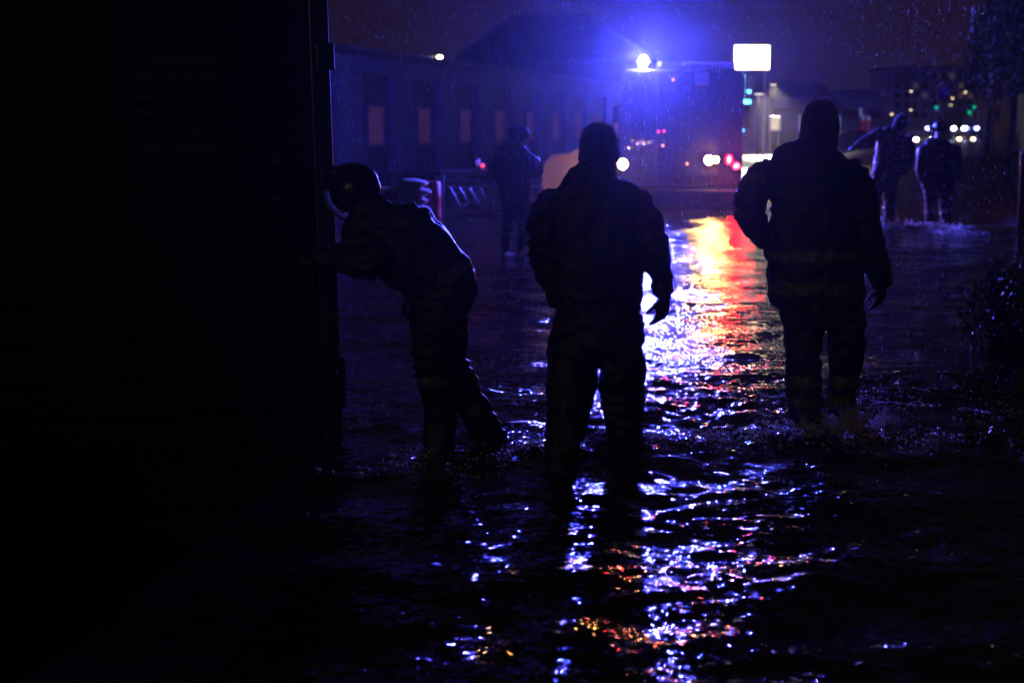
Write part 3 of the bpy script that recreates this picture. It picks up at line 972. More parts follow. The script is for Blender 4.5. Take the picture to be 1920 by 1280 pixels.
sk = bpy.data.meshes.new('sandbag')
sb = MB().ball((0, 0, 0), (.30, .19, .085), 14, 8)
for i, v in enumerate(sb.v):
    n_ = noise.noise(Vector(v) * 6)
    sb.v[i] = (v[0] * (1 + .2 * n_), v[1] * (1 + .2 * n_), v[2] * (1 + .35 * n_))
sk = sb.mesh('sandbag')
sk.materials.append(M['sack'])
sk.polygons.foreach_set('use_smooth', [True] * len(sk.polygons))
sd = 25.0
base = P(745, 400, sd)
bags = []
lab = {0: 'bottom', 1: 'second', 2: 'third', 3: 'fourth', 4: 'fifth', 5: 'top'}
cols = (('left', 688, 6), ('middle', 735, 6), ('right', 778, 7))
for (cn, cx, n) in cols:
    xx = P(cx, 340, sd).x
    for k in range(n):
        o = bpy.data.objects.new('sandbag', sk)
        C.objects.link(o)
        o.location = (xx + random.uniform(-.05, .05), sd + random.uniform(-.04, .04), GZ + .075 + .148 * k)
        o.rotation_euler = (0, 0, random.uniform(-.3, .3))
        lv = 'topmost' if k == n - 1 else 'partly submerged lowest' if k == 0 else ['', 'second lowest', 'third lowest', 'fourth lowest', 'fifth lowest', 'sixth lowest'][k]
        tag(o, f'{lv} grey sandbag of the {cn} stack behind the leaning firefighter', 'sandbag', 'stacked sandbags')

bp_ = P(812, 392, 26.2)
ba = empty('red_barrel', (bp_.x, 26.2, GZ))
hb = P(812, 340, 26.2).z - GZ
MB().tube([(0, 0, 0), (0, 0, .05), (0, 0, hb * .3), (0, 0, hb * .33), (0, 0, hb * .36), (0, 0, hb * .66), (0, 0, hb * .69), (0, 0, hb * .72), (0, 0, hb - .03), (0, 0, hb)], [.13, .145, .15, .16, .15, .15, .16, .15, .145, .12], 20).build('drum', M['redplastic'], ba, True)
MB().tube([(.05, 0, hb), (.05, 0, hb + .03)], .03, 10).build('bung', M['rubber'], ba)
tag(ba, 'red plastic barrel standing in the water left of the barrier', 'barrel')

td = 28.25
tp = P(1055, 345, td)
tq = empty('covered_heap', (tp.x + .12, td, GZ))
tag(tq, 'brightly lit cream tarpaulin heap beside the middle firefighter head', 'tarpaulin')
kt = PXM(td)
gt = MB()
outl = [(1018, 345, 1), (1019, 318, 8), (1024, 304, 13), (1036, 292, 20), (1052, 286, 22), (1066, 287, 24), (1080, 281, 24), (1094, 278, 22), (1110, 292, 18), (1118, 315, 10), (1122, 345, 2)]
NV = 9
vs = []
for (x, y, t) in outl:
    q0 = P(x, y, td)
    for j in range(NV):
        a = PI * j / (NV - 1)
        # the sheet runs over the ridge from the front hem to the back hem
        vs.append((q0.x - tp.x - .12 + .03 * math.sin(3 * a + x), -math.cos(a) * (.1 + t * kt * .8) + .02 * math.sin(x * .7 + 5 * a), (q0.z - GZ) * (math.sin(a) ** .5 if 0 < j < NV - 1 else 0.0) + .012 * math.sin(x * 1.3 + 4 * a)))
fs = [(i * NV + j, i * NV + j + 1, (i + 1) * NV + j + 1, (i + 1) * NV + j) for i in range(len(outl) - 1) for j in range(NV - 1)]
fs += [tuple(range(NV)), tuple(range((len(outl) - 1) * NV, len(outl) * NV))]
gt.add(vs, fs).build('sheet', M['tarp'], tq, True)
MB().tube([(-.5, -.27, .25), (0, -.33, .3), (.45, -.29, .28)], .012, 6).build('strap', M['rubber'], tq)

# aluminium ladder lying at right
ld = 22.6
la = P(1800, 432, ld)
lr = empty('lying_ladder', (la.x, ld, 0.06), math.radians(-6))
tag(lr, 'aluminium ladder lying in shallow water at the right edge', 'ladder')
for yy in (0, .42):
    MB().box((1.3, yy, 0.0), (2.6, .03, .08)).build('rail', M['alu'], lr, bevel=.006)
for k in range(9):
    MB().tube([(.14 + k * .29, .016, 0), (.14 + k * .29, .404, 0)], .016, 8).build('rung', M['alu'], lr, True)

# ------------------------------------------------------------------ people
def remesh(mb, voxel, smooth=4, folds=0.0, fscale=9.0, seed=0):
    me = mb.mesh('tmp')
    o = bpy.data.objects.new('tmp', me)
    C.objects.link(o)
    r = o.modifiers.new('r', 'REMESH')
    r.mode = 'VOXEL'
    r.voxel_size = voxel
    if smooth:
        s = o.modifiers.new('s', 'SMOOTH')
        s.factor = 0.5
        s.iterations = smooth
    dg = bpy.context.evaluated_depsgraph_get()
    out = bpy.data.meshes.new_from_object(o.evaluated_get(dg))
    bpy.data.objects.remove(o)
    bpy.data.meshes.remove(me)
    out.materials.clear()
    if folds:
        co = np.empty(len(out.vertices) * 3)
        no = np.empty(len(out.vertices) * 3)
        out.vertices.foreach_get('co', co)
        out.vertices.foreach_get('normal', no)
        co = co.reshape(-1, 3); no = no.reshape(-1, 3)
        sv = Vector((seed * 3.1, seed * 1.7, seed))
        for i in range(len(co)):
            p = Vector(co[i])
            q = Vector((p.x * fscale * .8, p.y * fscale * .8, p.z * fscale * 1.5 + 2.2 * noise.noise(p * 3 + sv))) + sv
            n1 = 1 - 2 * abs(noise.noise(q))
            n2 = noise.noise(q * 2.7)
            co[i] += no[i] * folds * (n1 * .8 + n2 * .45 - .35)
        out.vertices.foreach_set('co', co.ravel())
        out.update()
    out.polygons.foreach_set('use_smooth', [True] * len(out.polygons))
    return out

def band(src, name, m, parent, test, off=0.004):
    """tape lying on a garment: the garment's own faces inside a region, lifted off the cloth"""
    bm = bmesh.new()
    bm.from_mesh(src)
    bm.normal_update()
    kill = [f for f in bm.faces if not test(f.calc_center_median())]
    bmesh.ops.delete(bm, geom=kill, context='FACES')
    if not bm.faces:
        bm.free()
        return None
    bm.normal_update()
    for v in bm.verts:
        v.co += v.normal * off
    me = bpy.data.meshes.new(name)
    bm.to_mesh(me)
    bm.free()
    me.materials.clear()
    return link(name, me, m, parent, True)

HANDS = []
class Figure:
    def __init__(self, name_label, d, s=1.0, cx=0.0, cy=0.0):
        self.d, self.s, self.cx, self.cy = d, s, cx, cy
        HANDS.clear()
        self.root = empty('person')
        tag(self.root, name_label, 'person')
    def at(self, x, y, dd=0.0):
        return P(self.cx + x / self.s, self.cy + y / self.s, self.d + dd)
    def r(self, px, dd=0.0):
        return px / self.s * PXM(self.d + dd)
    def chain(self, mb, rows, grow=0.0, n=20):
        pts, rad, rat = [], [], []
        for row in rows:
            x, y, hw = row[:3]
            ratio = row[3] if len(row) > 3 else .95
            dd = row[4] if len(row) > 4 else 0.0
            pts.append(self.at(x, y, dd))
            rad.append(max(self.r(hw, dd) + grow, 0.004))
            rat.append(ratio)
        # refine so the loft is smooth
        P2, R2, T2 = [], [], []
        for i in range(len(pts) - 1):
            for k in range(3):
                t = k / 3
                P2.append(pts[i].lerp(pts[i + 1], t)); R2.append(rad[i] * (1 - t) + rad[i + 1] * t); T2.append(rat[i] * (1 - t) + rat[i + 1] * t)
        P2.append(pts[-1]); R2.append(rad[-1]); T2.append(rat[-1])
        mb.tube(P2, R2, n, T2)
    def place_root(self):
        bpy.context.view_layer.update()
        c = [ch for ch in self.root.children]
        xs = [v.co for ch in c for v in ch.data.vertices]
        zmin = min(v.z for v in xs)
        foot = Vector((sum(v.x for v in xs) / len(xs), self.d, zmin))
        def shift(o):
            o.data.transform(Matrix.Translation(-foot))
            for k in o.children:
                shift(k)
        for o in c:
            shift(o)
        self.root.location = foot

def boot(mb, x, y, heading, z0=GZ, L=.29, grow=0.0):
    h = Vector((math.sin(heading), math.cos(heading), 0))
    b0 = Vector((x, y, z0))
    mb.tube([b0 - h * .07 + Vector((0, 0, .05)), b0 + Vector((0, 0, .055)), b0 + h * .1 + Vector((0, 0, .05)), b0 + h * (L - .1) + Vector((0, 0, .042))], [.048 + grow, .056 + grow, .056 + grow, .045 + grow], 12, .8, (0, 0, 1))
    mb.tube([b0 + Vector((0, 0, .04)), b0 + Vector((0, 0, .3))], [.055 + grow, .062 + grow], 12)

def hand(mb, wrist, dirv, side, palm_n, curl=.5, sc=1.0, thumb=1):
    """palm, four fingers with knuckle bends and a thumb off the side of the palm"""
    HANDS.append(Vector(wrist))
    d = Vector(dirv).normalized()
    n = Vector(palm_n)
    n = (n - d * n.dot(d)).normalized()
    s = d.cross(n).normalized() * side
    w = Vector(wrist)
    pc_ = w + d * .05 * sc
    mb.tube([w, w + d * .03 * sc, w + d * .085 * sc], [.026 * sc, .04 * sc, .042 * sc], 12, .5, n)
    for k, (off, ln) in enumerate(((-.031, .07), (-.0105, .08), (.0105, .076), (.031, .06))):
        a = w + d * .08 * sc + s * off * sc
        pts = [a]
        ang_ = 0.12
        for j in range(3):
            ang_ += curl * (.6 + .12 * k)
            seg = ln * (.45, .32, .25)[j] * sc
            pts.append(pts[-1] + (d * math.cos(ang_) + n * math.sin(ang_)) * seg)
        mb.tube(pts, [.0098 * sc, .0098 * sc, .009 * sc, .0075 * sc], 8)
    t0 = w + d * .025 * sc - s * .03 * sc * thumb
    t1 = t0 + (d * .65 - s * .6 * thumb + n * .35).normalized() * .045 * sc
    t2 = t1 + (d * .85 - s * .15 * thumb + n * .5).normalized() * .035 * sc
    mb.tube([t0, t1, t2], [.013 * sc, .011 * sc, .009 * sc], 8)

def face(mb, c, fwd, up, k=1.0):
    """skull, jaw, nose, brow and ears of a head looking along fwd"""
    f = Vector(fwd).normalized(); u = Vector(up); u = (u - f * u.dot(f)).normalized(); s = f.cross(u)
    c = Vector(c)
    def e(o, r, q=10):
        p0 = c + f * o[1] * k + u * o[2] * k + s * o[0] * k
        R = Matrix((s, f, u)).transposed()
        b0 = len(mb.v)
        mb.ball((0, 0, 0), tuple(x * k for x in r), q, 8)
        for i in range(b0, len(mb.v)):
            mb.v[i] = tuple(R @ Vector(mb.v[i]) + p0)
    e((0, -.01, .03), (.076, .098, .09), 16)
    e((0, .035, -.045), (.058, .06, .07), 14)
    e((0, .102, -.02), (.014, .022, .026))
    e((0, .085, -.078), (.03, .018, .012))
    e((0, .07, -.105), (.026, .024, .018))
    e((0, .082, .02), (.05, .02, .014))
    for q in (-1, 1):
        e((q * .08, -.005, -.01), (.012, .022, .034))
        e((q * .032, .088, .0), (.014, .01, .009))

def finish_person(F, jackets, pants, body, boots, hat, voxel=.011, cloth='turnout', hatmat='knit', folds=.014, seed=1, bands=(), bodymat='skin', hatname='beanie', hat_voxel=.008):
    bo = link('body', remesh(body, voxel * .72, 2), M[bodymat], F.root, True)
    bo.data.materials.append(M['glove'])
    for pg in bo.data.polygons:
        if any((pg.center - h).length < .24 for h in HANDS):
            pg.material_index = 1
    jm = remesh(jackets, voxel, 3, folds, 8, seed)
    j = link('jacket', jm, M[cloth], F.root, True)
    tm = remesh(pants, voxel, 3, folds * 1.15, 8, seed + 5)
    t = link('trousers', tm, M[cloth], F.root, True)
    for bmb in boots:
        link('boot', remesh(bmb, .012, 2), M['boot'], F.root, True)
    if hat:
        link(hatname, remesh(hat, hat_voxel, 3, .003, 20, seed + 2), M[hatmat], F.root, True)
    for (which, test, m_) in bands:
        band(jm if which == 'j' else tm, 'reflective_band', M[m_], j if which == 'j' else t, test)
    return j, t

def zpx(F, y, dd=0.0):
    return F.at(0, y, dd).z

# ---- middle standing firefighter, beanie, seen from behind
F = Figure('broad firefighter in knitted beanie standing knee deep, middle of the street', 6.9)
torso = [(1118, 318, 35, .8), (1115, 334, 60, .52), (1116, 352, 84, .48), (1116, 375, 90, .5), (1114, 420, 92, .55), (1111, 470, 93, .6), (1112, 515, 92, .62), (1116, 550, 90, .62), (1119, 566, 86, .6), (1119, 574, 80, .58)]
la_ = [(1044, 362, 27, .95, 0), (1024, 405, 32, .95, -.02), (1018, 450, 31, .95, -.03), (1024, 495, 28, .95, .02), (1042, 540, 23, .9, .10), (1054, 566, 18, .9, .14)]
ra_ = [(1188, 366, 27, .95, 0), (1208, 405, 30, .95, 0), (1222, 445, 30, .95, -.02), (1229, 482, 27, .95, -.02), (1240, 522, 21, .95, .02), (1245, 550, 18, .95, .04), (1246, 560, 16, .95, .04)]
ll_ = [(1082, 600, 44, .95), (1076, 650, 49, .95), (1074, 706, 46, .95, 0), (1066, 762, 41, .95, -.02), (1058, 818, 35, .95, -.06), (1051, 874, 29, .95, -.10), (1049, 930, 27, .95, -.12)]
rl_ = [(1162, 600, 44, .95), (1166, 650, 43, .95), (1167, 706, 41, .95, .04), (1168, 762, 39, .95, .08), (1169, 818, 34, .95, .10), (1169, 868, 29, .95, .12), (1169, 910, 27, .95, .12)]
pelv = [(1119, 545, 82, .6), (1120, 590, 82, .62), (1120, 640, 86, .6), (1120, 668, 70, .5)]
J = MB(); F.chain(J, torso); F.chain(J, la_); F.chain(J, ra_)
F.chain(J, [(1117, 305, 32, .95), (1117, 322, 36, .95), (1117, 338, 40, .9)])
Pn = MB(); F.chain(Pn, pelv); F.chain(Pn, ll_); F.chain(Pn, rl_)
B = MB()
g = -.042
F.chain(B, torso, g); F.chain(B, la_, g); F.chain(B, ra_, g * .6); F.chain(B, pelv, g); F.chain(B, ll_, g); F.chain(B, rl_, g)
hc = F.at(1122, 286)
F.chain(B, [(1121, 290, 22, 1), (1119, 315, 23, 1), (1118, 345, 30, .9)])
face(B, hc, (0.05, 1, 0), (0, 0, 1), .98)
hand(B, F.at(1246, 556, .04), (-.12, .15, -1), 1, (-.55, .6, -.1), .42, 1.12, 1)
hand(B, F.at(1052, 562, .13), (.5, .7, -.6), -1, (.6, -.2, -.2), .4, 1.0)
for rows in (ll_, rl_):
    q = F.at(rows[-1][0], rows[-1][1], rows[-1][4])
    boot(B, q.x, q.y, .1, GZ, .27, -.008)
bts = []
for rows in (ll_, rl_):
    q = F.at(rows[-1][0], rows[-1][1], rows[-1][4])
    bm_ = MB(); boot(bm_, q.x, q.y, .1); bts.append(bm_)
Hh = MB()
F.chain(Hh, [(1122, 230, 10, 1.35), (1122, 235, 21, 1.35), (1122, 246, 30, 1.35), (1122, 262, 35, 1.35), (1122, 285, 36.5, 1.34), (1122, 303, 36.5, 1.3), (1122, 306, 33, 1.2)])
F.chain(Hh, [(1122, 289, 37.5, 1.36), (1122, 303, 38, 1.33)])
za, zb = zpx(F, 720), zpx(F, 738)
zc, zd = zpx(F, 556), zpx(F, 568)
finish_person(F, J, Pn, B, bts, Hh, .011, 'turnout', 'knit', .021, 1, bodymat='skin', bands=[
    ('t', lambda c: zb < c.z < za and c.x < 10, 'turnout_b'),
    ('j', lambda c: zpx(F, 548) < c.z < zpx(F, 536) and c.x < F.at(1035, 500).x, 'hivis')])
F.place_root()

# ---- right standing firefighter, hood, hand on hip
F = Figure('firefighter in flash hood with one hand on hip, right of the light streaks', 8.0)
torso = [(1534, 268, 33, .85), (1530, 282, 56, .55), (1526, 300, 80, .5), (1528, 322, 90, .5), (1531, 355, 89, .52), (1531, 400, 87, .56), (1530, 450, 88, .6), (1528, 500, 89, .62), (1529, 545, 90, .62), (1531, 560, 89, .6), (1532, 567, 84, .58)]
la_ = [(1452, 312, 26, .95, 0), (1428, 338, 31, .95, -.04), (1408, 374, 31, .95, -.08), (1403, 396, 28, .95, -.08), (1417, 424, 24, .95, -.03), (1432, 447, 19, .95, .02), (1438, 458, 16, .95, .04)]
ra_ = [(1604, 318, 27, .95, 0), (1612, 360, 29, .95, 0), (1619, 410, 29, .95, -.02), (1631, 460, 27, .95, -.02), (1645, 500, 23, .95, .02), (1654, 528, 18, .95, .05), (1656, 538, 15, .95, .05)]
ll_ = [(1505, 590, 40, .95), (1506, 620, 36, .95), (1506, 652, 34, .95, 0), (1507, 706, 32, .95, .02), (1508, 755, 30, .95, 0), (1513, 790, 28, .95, -.04), (1515, 850, 25, .95, -.06)]
rl_ = [(1584, 590, 40, .95), (1588, 620, 35, .95), (1588, 652, 33, .95, .02), (1582, 706, 29, .95, .05), (1577, 755, 24, .95, .05), (1574, 790, 23, .95, .05), (1575, 840, 22, .95, .05)]
pelv = [(1538, 540, 82, .6), (1541, 575, 80, .62), (1544, 600, 78, .6), (1546, 612, 60, .5)]
J = MB(); F.chain(J, torso); F.chain(J, la_); F.chain(J, ra_)
F.chain(J, [(1535, 258, 31, .95), (1534, 272, 35, .95), (1533, 290, 42, .85)])
Pn = MB(); F.chain(Pn, pelv); F.chain(Pn, ll_); F.chain(Pn, rl_)
B = MB()
F.chain(B, torso, g); F.chain(B, la_, g); F.chain(B, ra_, g * .6); F.chain(B, pelv, g); F.chain(B, ll_, g); F.chain(B, rl_, g)
F.chain(B, [(1537, 245, 20, 1), (1535, 270, 22, 1), (1532, 300, 30, .9)])
face(B, F.at(1537, 238), (0.1, 1, -.05), (0, 0, 1), .98)
hand(B, F.at(1656, 535, .05), (-.15, .15, -1), 1, (-.6, .6, -.1), .38, 1.1, 1)
hand(B, F.at(1437, 455, .03), (.75, .45, -.5), -1, (.2, -.4, -.8), .35, 1.05)
bts = []
for rows in (ll_, rl_):
    q = F.at(rows[-1][0], rows[-1][1], rows[-1][4])
    boot(B, q.x, q.y, .05, GZ, .27, -.008)
    bm_ = MB(); boot(bm_, q.x, q.y, .05); bts.append(bm_)
Hh = MB()
F.chain(Hh, [(1540, 187, 10, 1.25), (1540, 193, 21, 1.25), (1539, 204, 29, 1.25), (1538, 220, 34, 1.25), (1537, 242, 36, 1.25), (1535, 258, 35, 1.2), (1534, 274, 35, 1.1), (1533, 284, 36, 1)])
def zr(a, b): return (zpx(F, b), zpx(F, a))
xa = F.at(1530, 400).x; xarm = F.at(1612, 500).x; xla = F.at(1425, 400).x; xlh = F.at(1444, 470).x
zz1, zz2, zz3, zz4, zz5 = zr(468, 487), zr(527, 549), zr(704, 723), zr(740, 758), zr(325, 342)
finish_person(F, J, Pn, B, bts, Hh, .011, 'turnout', 'knit', .021, 12, hatname='flash_hood', bands=[
    ('j', lambda c: zz1[0] < c.z < zz1[1] and xlh - .03 < c.x < xarm, 'hivis'),
    ('j', lambda c: zz2[0] < c.z < zz2[1] and c.x < xarm, 'hivis'),
    ('j', lambda c: zz5[0] < c.z < zz5[1] and c.x < xla, 'hivis'),
    ('t', lambda c: zz3[0] < c.z < zz3[1], 'hivis'),
    ('t', lambda c: zz4[0] < c.z < zz4[1], 'hivis')])
F.place_root()

# ---- leaning firefighter at left, helmet with raised visor
F = Figure('firefighter in visored helmet leaning over against the dark wall at left', 7.2, 2.064, 560, 280)
torso = [(290, 250, 70, .8), (335, 300, 130, .8), (390, 345, 160, .8), (465, 422, 158, .82), (525, 487, 145, .85), (560, 540, 136, .88), (562, 572, 128, .88)]
aF = [(330, 390, 75, .9, -.12), (265, 440, 68, .9, -.16), (190, 430, 56, .9, -.14), (110, 425, 46, .9, -.10), (70, 428, 38, .9, -.08)]
aB = [(340, 360, 75, .9, .16), (260, 410, 60, .9, .20), (180, 410, 52, .9, .16), (90, 400, 42, .9, .10)]
ll_ = [(540, 590, 100, .9, -.05), (528, 650, 92, .95, -.06), (525, 720, 88, .95, -.06), (520, 790, 78, .95, -.05), (522, 850, 76, .95, -.04), (535, 920, 64, .95, -.02), (545, 1000, 60, .95, 0), (548, 1060, 63, .95, 0), (550, 1130, 62, .95, 0), (552, 1190, 52, .95, 0)]
rl_ = [(590, 590, 85, .9, .10), (588, 680, 72, .95, .10), (580, 780, 66, .95, .12), (600, 850, 62, .95, .14), (645, 940, 60, .95, .16), (700, 1040, 62, .95, .18), (745, 1115, 58, .95, .20), (775, 1165, 46, .95, .20)]
pelv = [(566, 545, 116, .85), (560, 600, 112, .85), (556, 660, 104, .8)]
J = MB(); F.chain(J, torso); F.chain(J, aF); F.chain(J, aB)
F.chain(J, [(228, 178, 52, .95), (250, 205, 64, .9), (300, 265, 85, .9)])
F.chain(J, [(290, 270, 95, .9), (255, 345, 88, .95), (215, 415, 70, .95)])
Pn = MB(); F.chain(Pn, pelv); F.chain(Pn, ll_); F.chain(Pn, rl_)
F.chain(Pn, [(425, 590, 16, .9, -.16), (420, 620, 24, .9, -.16), (428, 650, 14, .9, -.16)])
B = MB()
F.chain(B, torso, g); F.chain(B, aF, g * .6); F.chain(B, aB, g * .6); F.chain(B, pelv, g); F.chain(B, ll_, g); F.chain(B, rl_, g)
hc = F.at(212, 170, .02)
F.chain(B, [(225, 180, 50, 1), (280, 250, 56, 1)])
face(B, hc, (-.72, .1, -.62), (-.62, 0, .72), 1.0)
wp = F.at(72, 428, -.08)
hand(B, wp, (-1, .1, .1), 1, (0, .6, -.5), .35, 1.05)
hand(B, F.at(92, 400, .10), (-1, .05, .15), 1, (0, .3, -.6), .35, 1.05)
bts = []
for rows, hd_ in ((ll_, -1.2), (rl_, -.9)):
    q = F.at(rows[-1][0], rows[-1][1], rows[-1][4])
    boot(B, q.x, q.y, hd_, GZ, .27, -.008)
    bm_ = MB(); boot(bm_, q.x, q.y, hd_); bts.append(bm_)
hx = F.at(215, 150, .02)
finish_person(F, J, Pn, B, bts, None, .011, 'turnout', 'knit', .021, 23, bands=[
    ('j', lambda c: abs((c - F.at(600, 470)).dot(Vector((.55, 0, -.83)))) < .03 and c.z > F.at(0, 640).z and c.x > F.at(540, 0).x, 'silver'),
    ('t', lambda c: zpx(F, 905) < c.z < zpx(F, 865), 'silver')])
hm = MB()
hm.ball(hx, (.135, .13, .115), 22, 16, rot=(0, math.radians(-38), 0))
hm.ball(F.at(265, 140, .02), (.075, .085, .06), 16, 12, rot=(0, math.radians(35), 0))
hme = link('helmet', remesh(hm, .007, 2), M['helmet'], F.root, True)
# crest ridge along the crown
def vis_pts(r, a0, a1, n):
    return [hx + Vector((-.01, 0, -.01)) + Vector((math.cos(a), 0, math.sin(a))) * r for a in np.linspace(a0, a1, n)]
MB().tube(vis_pts(.128, math.radians(20), math.radians(150), 16), .012, 8).build('crest', M['helmet'], hme, True)
# curved visor sheet in front of the face
M['visor'] = mv = bpy.data.materials.new('wet_visor')
mv.use_nodes = True
nt = mv.node_tree
pb = nt.nodes['Principled BSDF']
pb.inputs['Base Color'].default_value = (0.75, 0.78, 0.8, 1)
pb.inputs['Roughness'].default_value = 0.3
tr_ = nt.nodes.new('ShaderNodeBsdfTranslucent')
tr_.inputs['Color'].default_value = (0.8, 0.82, 0.85, 1)
mx_ = nt.nodes.new('ShaderNodeMixShader')
vn_ = nt.nodes.new('ShaderNodeTexNoise')
vn_.inputs['Scale'].default_value = 160
tcv = nt.nodes.new('ShaderNodeTexCoord')
nt.links.new(tcv.outputs['Object'], vn_.inputs['Vector'])
bv = nt.nodes.new('ShaderNodeBump')
bv.inputs['Strength'].default_value = 1.0
bv.inputs['Distance'].default_value = .01
nt.links.new(vn_.outputs['Fac'], bv.inputs['Height'])
nt.links.new(bv.outputs['Normal'], pb.inputs['Normal'])
nt.links.new(bv.outputs['Normal'], tr_.inputs['Normal'])
mx_.inputs['Fac'].default_value = .8
nt.links.new(pb.outputs['BSDF'], mx_.inputs[1])
nt.links.new(tr_.outputs['BSDF'], mx_.inputs[2])
nt.links.new(mx_.outputs['Shader'], nt.nodes['Material Output'].inputs['Surface'])
vc = F.at(212, 168, .03)
vb = MB()
NA, NB = 18, 14
vs = []
for i in range(NA):
    a = math.radians(178 + (255 - 178) * i / (NA - 1))
    for j in range(NB):
        bta = math.radians(-8 + 82 * j / (NB - 1))
        rr = .150
        vs.append(vc + Vector((math.cos(a) * rr * math.cos(bta * .75), math.sin(bta) * .125, math.sin(a) * rr * math.cos(bta * .55))))
vb.add(vs, [(i * NB + j, i * NB + j + 1, (i + 1) * NB + j + 1, (i + 1) * NB + j) for i in range(NA - 1) for j in range(NB - 1)])
vo = vb.build('visor', M['visor'], hme, True)
so = vo.modifiers.new('t', 'SOLIDIFY'); so.thickness = .004
F.place_root()

# ---- helmeted wader behind, side on
F = Figure('helmeted firefighter in the middle distance holding both hands up in front', 18.7, 4.571, 900, 220)
torso = [(320, 225, 68, .85), (310, 265, 105, .7), (295, 320, 150, .6), (290, 400, 165, .6), (290, 480, 160, .62), (298, 560, 145, .65), (308, 660, 132, .68), (315, 780, 122, .7), (318, 850, 112, .7)]
aF = [(175, 330, 52, .95, -.05), (120, 420, 52, .95, -.12), (112, 480, 46, .95, -.12), (170, 530, 42, .95, -.2), (240, 520, 34, .95, -.22)]
aB = [(400, 330, 55, .95, .05), (440, 420, 54, .95, .05), (485, 490, 42, .95, .02), (515, 450, 32, .95, 0), (512, 415, 26, .95, 0)]
ll_ = [(262, 820, 66, .95), (240, 900, 50, .95), (228, 980, 42, .95), (222, 1080, 38, .95), (220, 1200, 34, .95)]
rl_ = [(370, 820, 66, .95), (374, 900, 54, .95), (368, 980, 44, .95), (362, 1080, 38, .95), (360, 1200, 34, .95)]
J = MB(); F.chain(J, torso); F.chain(J, aF); F.chain(J, aB)
Pn = MB(); F.chain(Pn, [(315, 800, 112, .7), (318, 860, 110, .7)]); F.chain(Pn, ll_); F.chain(Pn, rl_)
B = MB()
F.chain(B, torso, -.03); F.chain(B, aF, -.02); F.chain(B, aB, -.015); F.chain(B, ll_, -.02); F.chain(B, rl_, -.02); F.chain(B, [(315, 780, 100, .6), (318, 870, 90, .6)])
F.chain(B, [(330, 180, 40, 1), (322, 250, 48, 1)])
face(B, F.at(338, 165), (.95, .25, -.12), (0, 0, 1), 1.0)
hand(B, F.at(512, 420), (-.1, -.1, 1), 1, (-.8, 0, .2), .4, 1.0)
hand(B, F.at(240, 520, -.22), (1, .1, 0), 1, (0, .6, .2), .4, 1.0)
bts = []
for rows in (ll_, rl_):
    q = F.at(rows[-1][0], rows[-1][1])
    boot(B, q.x, q.y, .6, GZ, .27, -.008)
    bm_ = MB(); boot(bm_, q.x, q.y, .6); bts.append(bm_)
finish_person(F, J, Pn, B, bts, None, .016, 'turnout_b', 'knit', .014, 31, bands=[
    ('j', lambda c: zpx(F, 330) < c.z < zpx(F, 285) and c.x < F.at(230, 300).x, 'hivis'),
    ('t', lambda c: zpx(F, 1010) < c.z < zpx(F, 980), 'silver')])
hm = MB()
hm.ball(F.at(322, 128), (.145, .125, .11), 18, 12, rot=(0, .1, 0))
hm.tube([F.at(240, 160), F.at(330, 165), F.at(420, 150)], [.05, .11, .05], 12, 1.1, (0, 1, 0))
hme = link('helmet', remesh(hm, .011, 2), M['helmet'], F.root, True)
MB().box(F.at(418, 115), (.035, .12, .09), rot=(0, -.4, 0)).build('visor', M['visor'], hme, bevel=.01)
F.place_root()

# ---- far bending firefighter, arm out
F = Figure('firefighter bending sideways with left arm stretched out, right background', 24.4, 4.571, 1600, 180)
torso = [(372, 295, 58, .8), (352, 325, 118, .6), (342, 400, 142, .6), (336, 480, 146, .62), (325, 560, 146, .62), (308, 630, 140, .62), (300, 660, 128, .6)]
aF = [(240, 312, 52, .95), (150, 358, 43, .95, -.1), (80, 398, 36, .95, -.2), (25, 430, 28, .95, -.25)]
aB = [(452, 350, 54, .95), (482, 440, 47, .95), (478, 540, 40, .95), (464, 630, 32, .95)]
ll_ = [(228, 640, 68, .95), (205, 760, 54, .95), (190, 900, 46, .95), (182, 1060, 40, .95), (180, 1140, 36, .95)]
rl_ = [(330, 640, 72, .95), (322, 760, 58, .95), (312, 900, 52, .95), (302, 1060, 46, .95), (300, 1150, 40, .95)]
J = MB(); F.chain(J, torso); F.chain(J, aF); F.chain(J, aB)
Pn = MB(); F.chain(Pn, [(300, 620, 125, .6), (285, 690, 120, .6)]); F.chain(Pn, ll_); F.chain(Pn, rl_)
B = MB()
for r_ in (torso, aF, aB, ll_, rl_): F.chain(B, r_, -.025)
F.chain(B, [(300, 630, 110, .6), (285, 700, 100, .6)])
F.chain(B, [(410, 220, 38, 1), (380, 300, 45, 1)])
face(B, F.at(420, 215), (.3, .9, -.1), (.45, 0, .9), 1.0)
hand(B, F.at(25, 430, -.25), (-.9, -.1, -.3), 1, (0, .3, -.7), .4)
hand(B, F.at(464, 625), (-.1, .1, -1), 1, (-.7, .4, 0), .4)
bts = []
for rows in (ll_, rl_):
    q = F.at(rows[-1][0], rows[-1][1])
    boot(B, q.x, q.y, 0, GZ, .27, -.008)
    bm_ = MB(); boot(bm_, q.x, q.y, 0); bts.append(bm_)
Hh = MB(); F.chain(Hh, [(446, 150, 16), (440, 165, 42), (426, 195, 62), (405, 235, 64), (382, 280, 58), (372, 300, 60)])
finish_person(F, J, Pn, B, bts, Hh, .018, 'turnout_b', 'knit', .014, 41, hatname='flash_hood', hat_voxel=.012, bands=[
    ('j', lambda c: zpx(F, 575) < c.z < zpx(F, 510) and c.x < F.at(220, 0).x + .06, 'hivis'),
    ('j', lambda c: zpx(F, 440) < c.z < zpx(F, 405) and F.at(160, 0).x < c.x < F.at(230, 0).x, 'silver'),
    ('t', lambda c: zpx(F, 960) < c.z < zpx(F, 920), 'silver')])
F.place_root()

